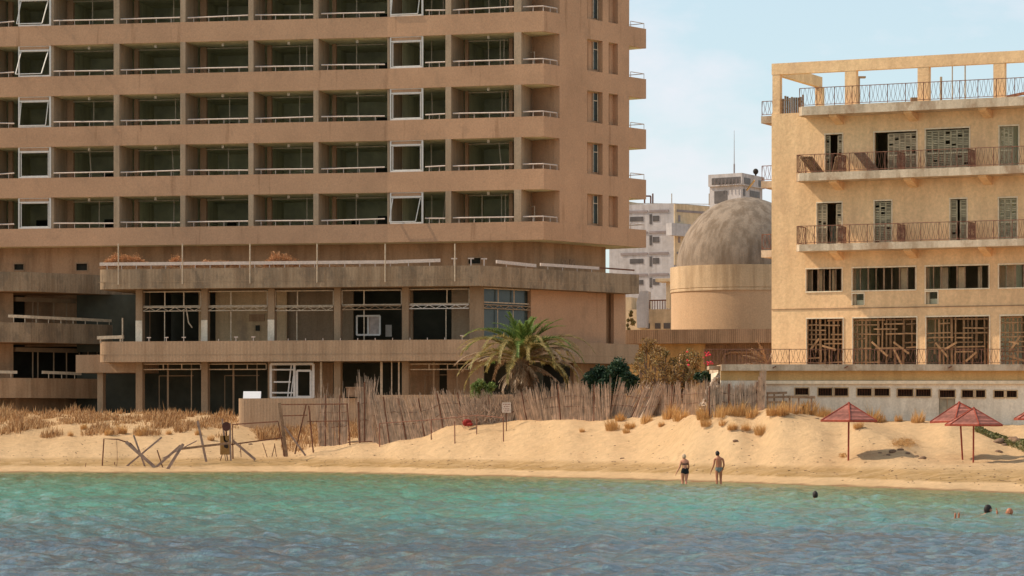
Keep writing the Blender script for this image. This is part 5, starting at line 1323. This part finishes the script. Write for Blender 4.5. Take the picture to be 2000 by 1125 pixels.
def person(loc, pose, label, skin, hair, hair_low, clothes, S=1.0, head_yaw=0., face_yaw=0., hk=1.08):
    J = []; E = []; idx = {}
    def j(nm, p, r, par=None):
        idx[nm] = len(J); J.append((Vector(p), r)); 
        if par is not None: E.append((idx[par], idx[nm]))
    for a in pose: j(*a)
    # hands: palm plus five fingers
    for sd in ('l', 'r'):
        if 'wrist_' + sd not in idx: continue
        w = J[idx['wrist_' + sd]][0]; el = J[idx['elbow_' + sd]][0]; d = (w - el).normalized(); sx_ = -1 if sd == 'l' else 1
        side = Vector((0, 1, 0)); pal = w + d*.075
        j('palm_' + sd, pal, (.03, .02), 'wrist_' + sd)
        inw = Vector((-sx_, 0, 0))
        for f_ in range(4):
            o_ = side * (.033 - .022*f_); L = (.07, .078, .072, .055)[f_]
            j('f%d%s' % (f_, sd), pal + o_*.9 + d*.035, .0085, 'palm_' + sd); j('g%d%s' % (f_, sd), pal + o_ + d*(.035 + L*.5) + inw*.008, .008, 'f%d%s' % (f_, sd)); j('h%d%s' % (f_, sd), pal + o_ + d*(.035 + L) + inw*.025, .006, 'g%d%s' % (f_, sd))
        j('t0' + sd, pal + side*.045 - d*.015 + inw*.01, .011, 'palm_' + sd); j('t1' + sd, pal + side*.06 + d*.03 + inw*.02, .008, 't0' + sd)
    vs, fs, nr = body_mesh(J, E, 'tmp')
    rotz = Matrix.Rotation(face_yaw, 3, 'Z')
    tr = lambda v: rotz @ (Vector(v) * S) + Vector(loc)
    root = thing('person', loc, label, 'person')
    m = MB(); m.v = [tuple(v) for v in vs]; m.f = list(fs); m.mi = [0]*len(fs)
    hc = J[idx['head']][0]; head_mesh(m, hc, head_yaw)
    m.v = [tuple(tr(v)) for v in m.v]; m.build('body', skin, root, True)
    if hair: 
        h = MB(); hair_mesh(h, hc, head_yaw, 1, hair_low, hk); h.v = [tuple(tr(v)) for v in h.v]; h.build('hair', hair, root, True)
    for nm, mat, test, off in clothes:
        m = MB(); keep = [f_ for f_ in fs if test(sum((vs[i] for i in f_), Vector())/len(f_))]; us = sorted(set(i for f_ in keep for i in f_)); mp = {o_: n_ for n_, o_ in enumerate(us)}
        m.v = [tuple(tr(vs[i] + nr[i]*off)) for i in us]; m.f = [tuple(mp[i] for i in f_) for f_ in keep]; m.mi = [0]*len(keep)
        if keep: m.build(nm, mat, root, True)
    return root
# woman walking away, left arm hanging out (height about 1.6 m); x to the right, y away from camera
woman = [('pelvis', (0, 0, .86), (.165, .125)), ('waist', (-.01, 0, 1.0), (.135, .105), 'pelvis'), ('chest', (-.02, .01, 1.18), (.15, .115), 'waist'), ('shoulder_c', (-.02, .01, 1.31), (.13, .085), 'chest'), ('neck', (-.03, .02, 1.39), (.05, .05), 'shoulder_c'), ('head', (-.045, .04, 1.49), (.05, .05), 'neck'),
 ('sh_l', (-.17, .01, 1.28), .055, 'shoulder_c'), ('elbow_l', (-.24, .0, 1.03), .04, 'sh_l'), ('wrist_l', (-.36, .04, .80), .026, 'elbow_l'),
 ('sh_r', (.13, .01, 1.28), .055, 'shoulder_c'), ('elbow_r', (.18, .03, 1.02), .042, 'sh_r'), ('wrist_r', (.13, .2, .86), .028, 'elbow_r'),
 ('hip_l', (-.09, .02, .80), (.105, .11), 'pelvis'), ('knee_l', (-.09, .1, .45), .062, 'hip_l'), ('calf_l', (-.1, .06, .3), .056, 'knee_l'), ('ankle_l', (-.11, -.02, .08), .036, 'calf_l'), ('toe_l', (-.12, .14, .03), .034, 'ankle_l'),
 ('hip_r', (.09, 0, .80), (.105, .11), 'pelvis'), ('knee_r', (.04, -.02, .45), .062, 'hip_r'), ('calf_r', (.03, -.1, .3), .056, 'knee_r'), ('ankle_r', (.03, -.2, .1), .036, 'calf_r'), ('toe_r', (.03, -.06, .03), .034, 'ankle_r')]
man = [('pelvis', (0, 0, .93), (.145, .11)), ('waist', (0, 0, 1.08), (.135, .1), 'pelvis'), ('chest', (0, .01, 1.28), (.165, .115), 'waist'), ('shoulder_c', (0, .01, 1.43), (.14, .085), 'chest'), ('neck', (-.03, .02, 1.53), (.055, .055), 'shoulder_c'), ('head', (-.07, .04, 1.66), (.05, .05), 'neck'),
 ('sh_l', (-.19, .01, 1.41), .06, 'shoulder_c'), ('elbow_l', (-.23, -.02, 1.13), .043, 'sh_l'), ('wrist_l', (-.34, .04, .88), .03, 'elbow_l'),
 ('sh_r', (.19, .01, 1.41), .06, 'shoulder_c'), ('elbow_r', (.24, .0, 1.13), .043, 'sh_r'), ('wrist_r', (.17, .16, .92), .03, 'elbow_r'),
 ('hip_l', (-.085, 0, .86), (.095, .1), 'pelvis'), ('knee_l', (-.09, -.02, .5), .06, 'hip_l'), ('calf_l', (-.09, -.05, .34), .057, 'knee_l'), ('ankle_l', (-.08, -.08, .09), .038, 'calf_l'), ('toe_l', (-.08, .08, .03), .036, 'ankle_l'),
 ('hip_r', (.085, 0, .86), (.095, .1), 'pelvis'), ('knee_r', (.085, .08, .5), .06, 'hip_r'), ('calf_r', (.09, .02, .34), .057, 'knee_r'), ('ankle_r', (.12, -.14, .12), .038, 'calf_r'), ('toe_r', (.14, .0, .03), .036, 'ankle_r')]
wz_ = 145.5
person((XU(1338, wz_), wz_, H(946, wz_) - .27), woman, 'white haired woman in black two-piece swimsuit walking in the shallows', M['skin2'], M['hairwhite'], -.06,
  [('bikini_bottom', M['blackcloth'], lambda c: .72 < c.z - abs(c.x)*.25 and c.z < .97 and abs(c.x) < .26 and not (c.x < -.21), .012), ('bikini_strap', M['blackcloth'], lambda c: 1.125 < c.z < 1.175 and abs(c.x + .02) < .175 and c.y < .2, .01)], 1.06, .4, .15)
wz_ = 145.5
person((XU(1404, wz_), wz_, H(946, wz_) - .24), man, 'dark haired tanned man in faded blue trunks walking in the shallows', M['skin'], M['hairdark'], -.075,
  [('swim_trunks', M['bluecloth'], lambda c: .80 < c.z - abs(c.x)*.9 + .02 and c.z < 1.02 and abs(c.x) < .19, .012)], 1.02, .5, -.1, 1.14)
# swimmers
swim = [('pelvis', (0, .35, -.6), (.14, .1)), ('chest', (0, .1, -.3), (.16, .11), 'pelvis'), ('shoulder_c', (0, .02, -.12), (.13, .08), 'chest'), ('neck', (0, 0, -.02), .05, 'shoulder_c'), ('head', (0, 0, .1), .05, 'neck'),
 ('sh_l', (-.18, .02, -.16), .055, 'shoulder_c'), ('elbow_l', (-.4, .1, -.25), .04, 'sh_l'), ('wrist_l', (-.6, .25, -.3), .028, 'elbow_l'), ('sh_r', (.18, .02, -.16), .055, 'shoulder_c'), ('elbow_r', (.4, .1, -.25), .04, 'sh_r'), ('wrist_r', (.6, .25, -.3), .028, 'elbow_r'),
 ('knee_l', (-.1, .7, -.7), .06, 'pelvis'), ('ankle_l', (-.1, 1.1, -.8), .04, 'knee_l'), ('knee_r', (.1, .7, -.65), .06, 'pelvis'), ('ankle_r', (.1, 1.1, -.75), .04, 'knee_r')]
sw = 115.5
person((XU(1592, sw), sw, .06), swim, 'lone swimmer with only the dark haired head above water', M['skin'], M['hairdark'], -.12, [], 1.1, 0, .3, 1.12)
s2 = [list(a) for a in swim]
for a in s2:
    if a[0] == 'elbow_l': a[1] = (-.3, .0, -.3)
    if a[0] == 'wrist_l': a[1] = (-.28, -.1, -.5)
for a in s2:
    if a[0] == 'shoulder_c': a[1] = (-.06, -.02, -.03); a[2] = (.15, .1)
    if a[0] == 'sh_l': a[1] = (-.24, -.02, -.05); a[2] = .06
    if a[0] == 'neck': a[1] = (-.01, 0, .05)
    if a[0] == 'head': a[1] = (.0, 0, .16)
    if a[0] == 'elbow_r': a[1] = (.3, .0, -.1)
    if a[0] == 'wrist_r': a[1] = (.27, .0, .02); a[2] = .026
sw = 92.5
person((XU(1930, sw), sw, .08), s2, 'dark haired swimmer with bare shoulders, facing right towards another head', M['skin2'], M['hairdark'], -.1, [], 1.1, -1.35, 0, 1.12)
fl = [('pelvis', (-.75, .1, -.36), (.14, .1)), ('chest', (-.35, .05, -.32), (.15, .1), 'pelvis'), ('shoulder_c', (-.16, .03, -.2), (.12, .09), 'chest'), ('neck', (-.06, .01, -.02), .055, 'shoulder_c'), ('head', (0, 0, .07), .05, 'neck'),
 ('sh_l', (-.2, .22, -.26), .055, 'shoulder_c'), ('elbow_l', (-.4, .4, -.15), .04, 'sh_l'), ('wrist_l', (-.55, .5, -.12), .028, 'elbow_l'), ('sh_r', (-.2, -.16, -.26), .055, 'shoulder_c'), ('elbow_r', (-.38, -.28, -.15), .04, 'sh_r'), ('wrist_r', (-.38, -.3, .0), .028, 'elbow_r'),
 ('hip_l', (-.85, .16, -.36), .08, 'pelvis'), ('knee_l', (-1.12, .2, -.34), .055, 'hip_l'), ('ankle_l', (-1.34, .2, -.16), .035, 'knee_l'), ('toe_l', (-1.33, .2, .06), .028, 'ankle_l'), ('hip_r', (-.85, 0, -.36), .08, 'pelvis'), ('knee_r', (-1.2, -.02, -.34), .055, 'hip_r'), ('ankle_r', (-1.47, -.05, -.16), .035, 'knee_r'), ('toe_r', (-1.46, -.05, .06), .028, 'ankle_r')]
person((XU(1972, sw - .3), sw - .3, .1), fl, 'bald man floating on his back with his toes out of water', M['skin'], None, 0, [], 1.12, 1.35, 0)

# ------------------------------------------------------------ light, sky, camera
az_l = math.radians(280); el = math.radians(43)
L = Vector((-.990 * math.cos(el), .14 * math.cos(el), math.sin(el))).normalized()
ld = bpy.data.lights.new('sun', 'SUN'); ld.energy = 4.6; ld.angle = math.radians(.5); ld.color = (1, .88, .70)
lo_ = bpy.data.objects.new('sun', ld); C.objects.link(lo_); lo_.rotation_euler = L.to_track_quat('Z', 'Y').to_euler(); lo_.location = (-50, 100, 80)
w = bpy.data.worlds.new('World'); bpy.context.scene.world = w; w.use_nodes = True; nt = w.node_tree; nt.nodes.clear()
out = nt.nodes.new('ShaderNodeOutputWorld'); bg = nt.nodes.new('ShaderNodeBackground'); sk = nt.nodes.new('ShaderNodeTexSky')
sk.sky_type = 'NISHITA'; sk.sun_disc = False; sk.sun_elevation = el; sk.sun_rotation = math.atan2(L.x, L.y); sk.air_density = 1.0; sk.dust_density = .8; sk.ozone_density = 1.2
tc = nd(nt, 'ShaderNodeTexCoord')
nf_ = noise_fac(nt, tc.outputs['Generated'], 9, 7, .6, (1, 1, 2.2))
sp_ = nd(nt, 'ShaderNodeSeparateXYZ'); nt.links.new(tc.outputs['Generated'], sp_.inputs[0])
cm = mix(nt, .42, sk.outputs[0], (6.6, 8.0, 8.2))
cm = mix(nt, ramp(nt, nf_, [(.50, 0), (.68, .5)]), cm, (7.3, 6.8, 7.2))
nt.links.new(cm, bg.inputs[0]); bg.inputs[1].default_value = .135
nt.links.new(bg.outputs[0], out.inputs[0])
cd = bpy.data.cameras.new('camera'); cam = bpy.data.objects.new('camera', cd); C.objects.link(cam)
cam.location = (0, 0, CAMH); cam.rotation_euler = (PI/2, 0, 0); cd.sensor_width = 36; cd.lens = F / 2000 * 36; cd.shift_y = (HOR - 562.5) / 2000; cd.clip_end = 9000; cd.clip_start = .5
s = bpy.context.scene; s.camera = cam
s.view_settings.view_transform = 'Standard'; s.view_settings.look = 'None'; s.view_settings.exposure = 0; s.view_settings.gamma = 1
s.render.resolution_x = 1024; s.render.resolution_y = 576
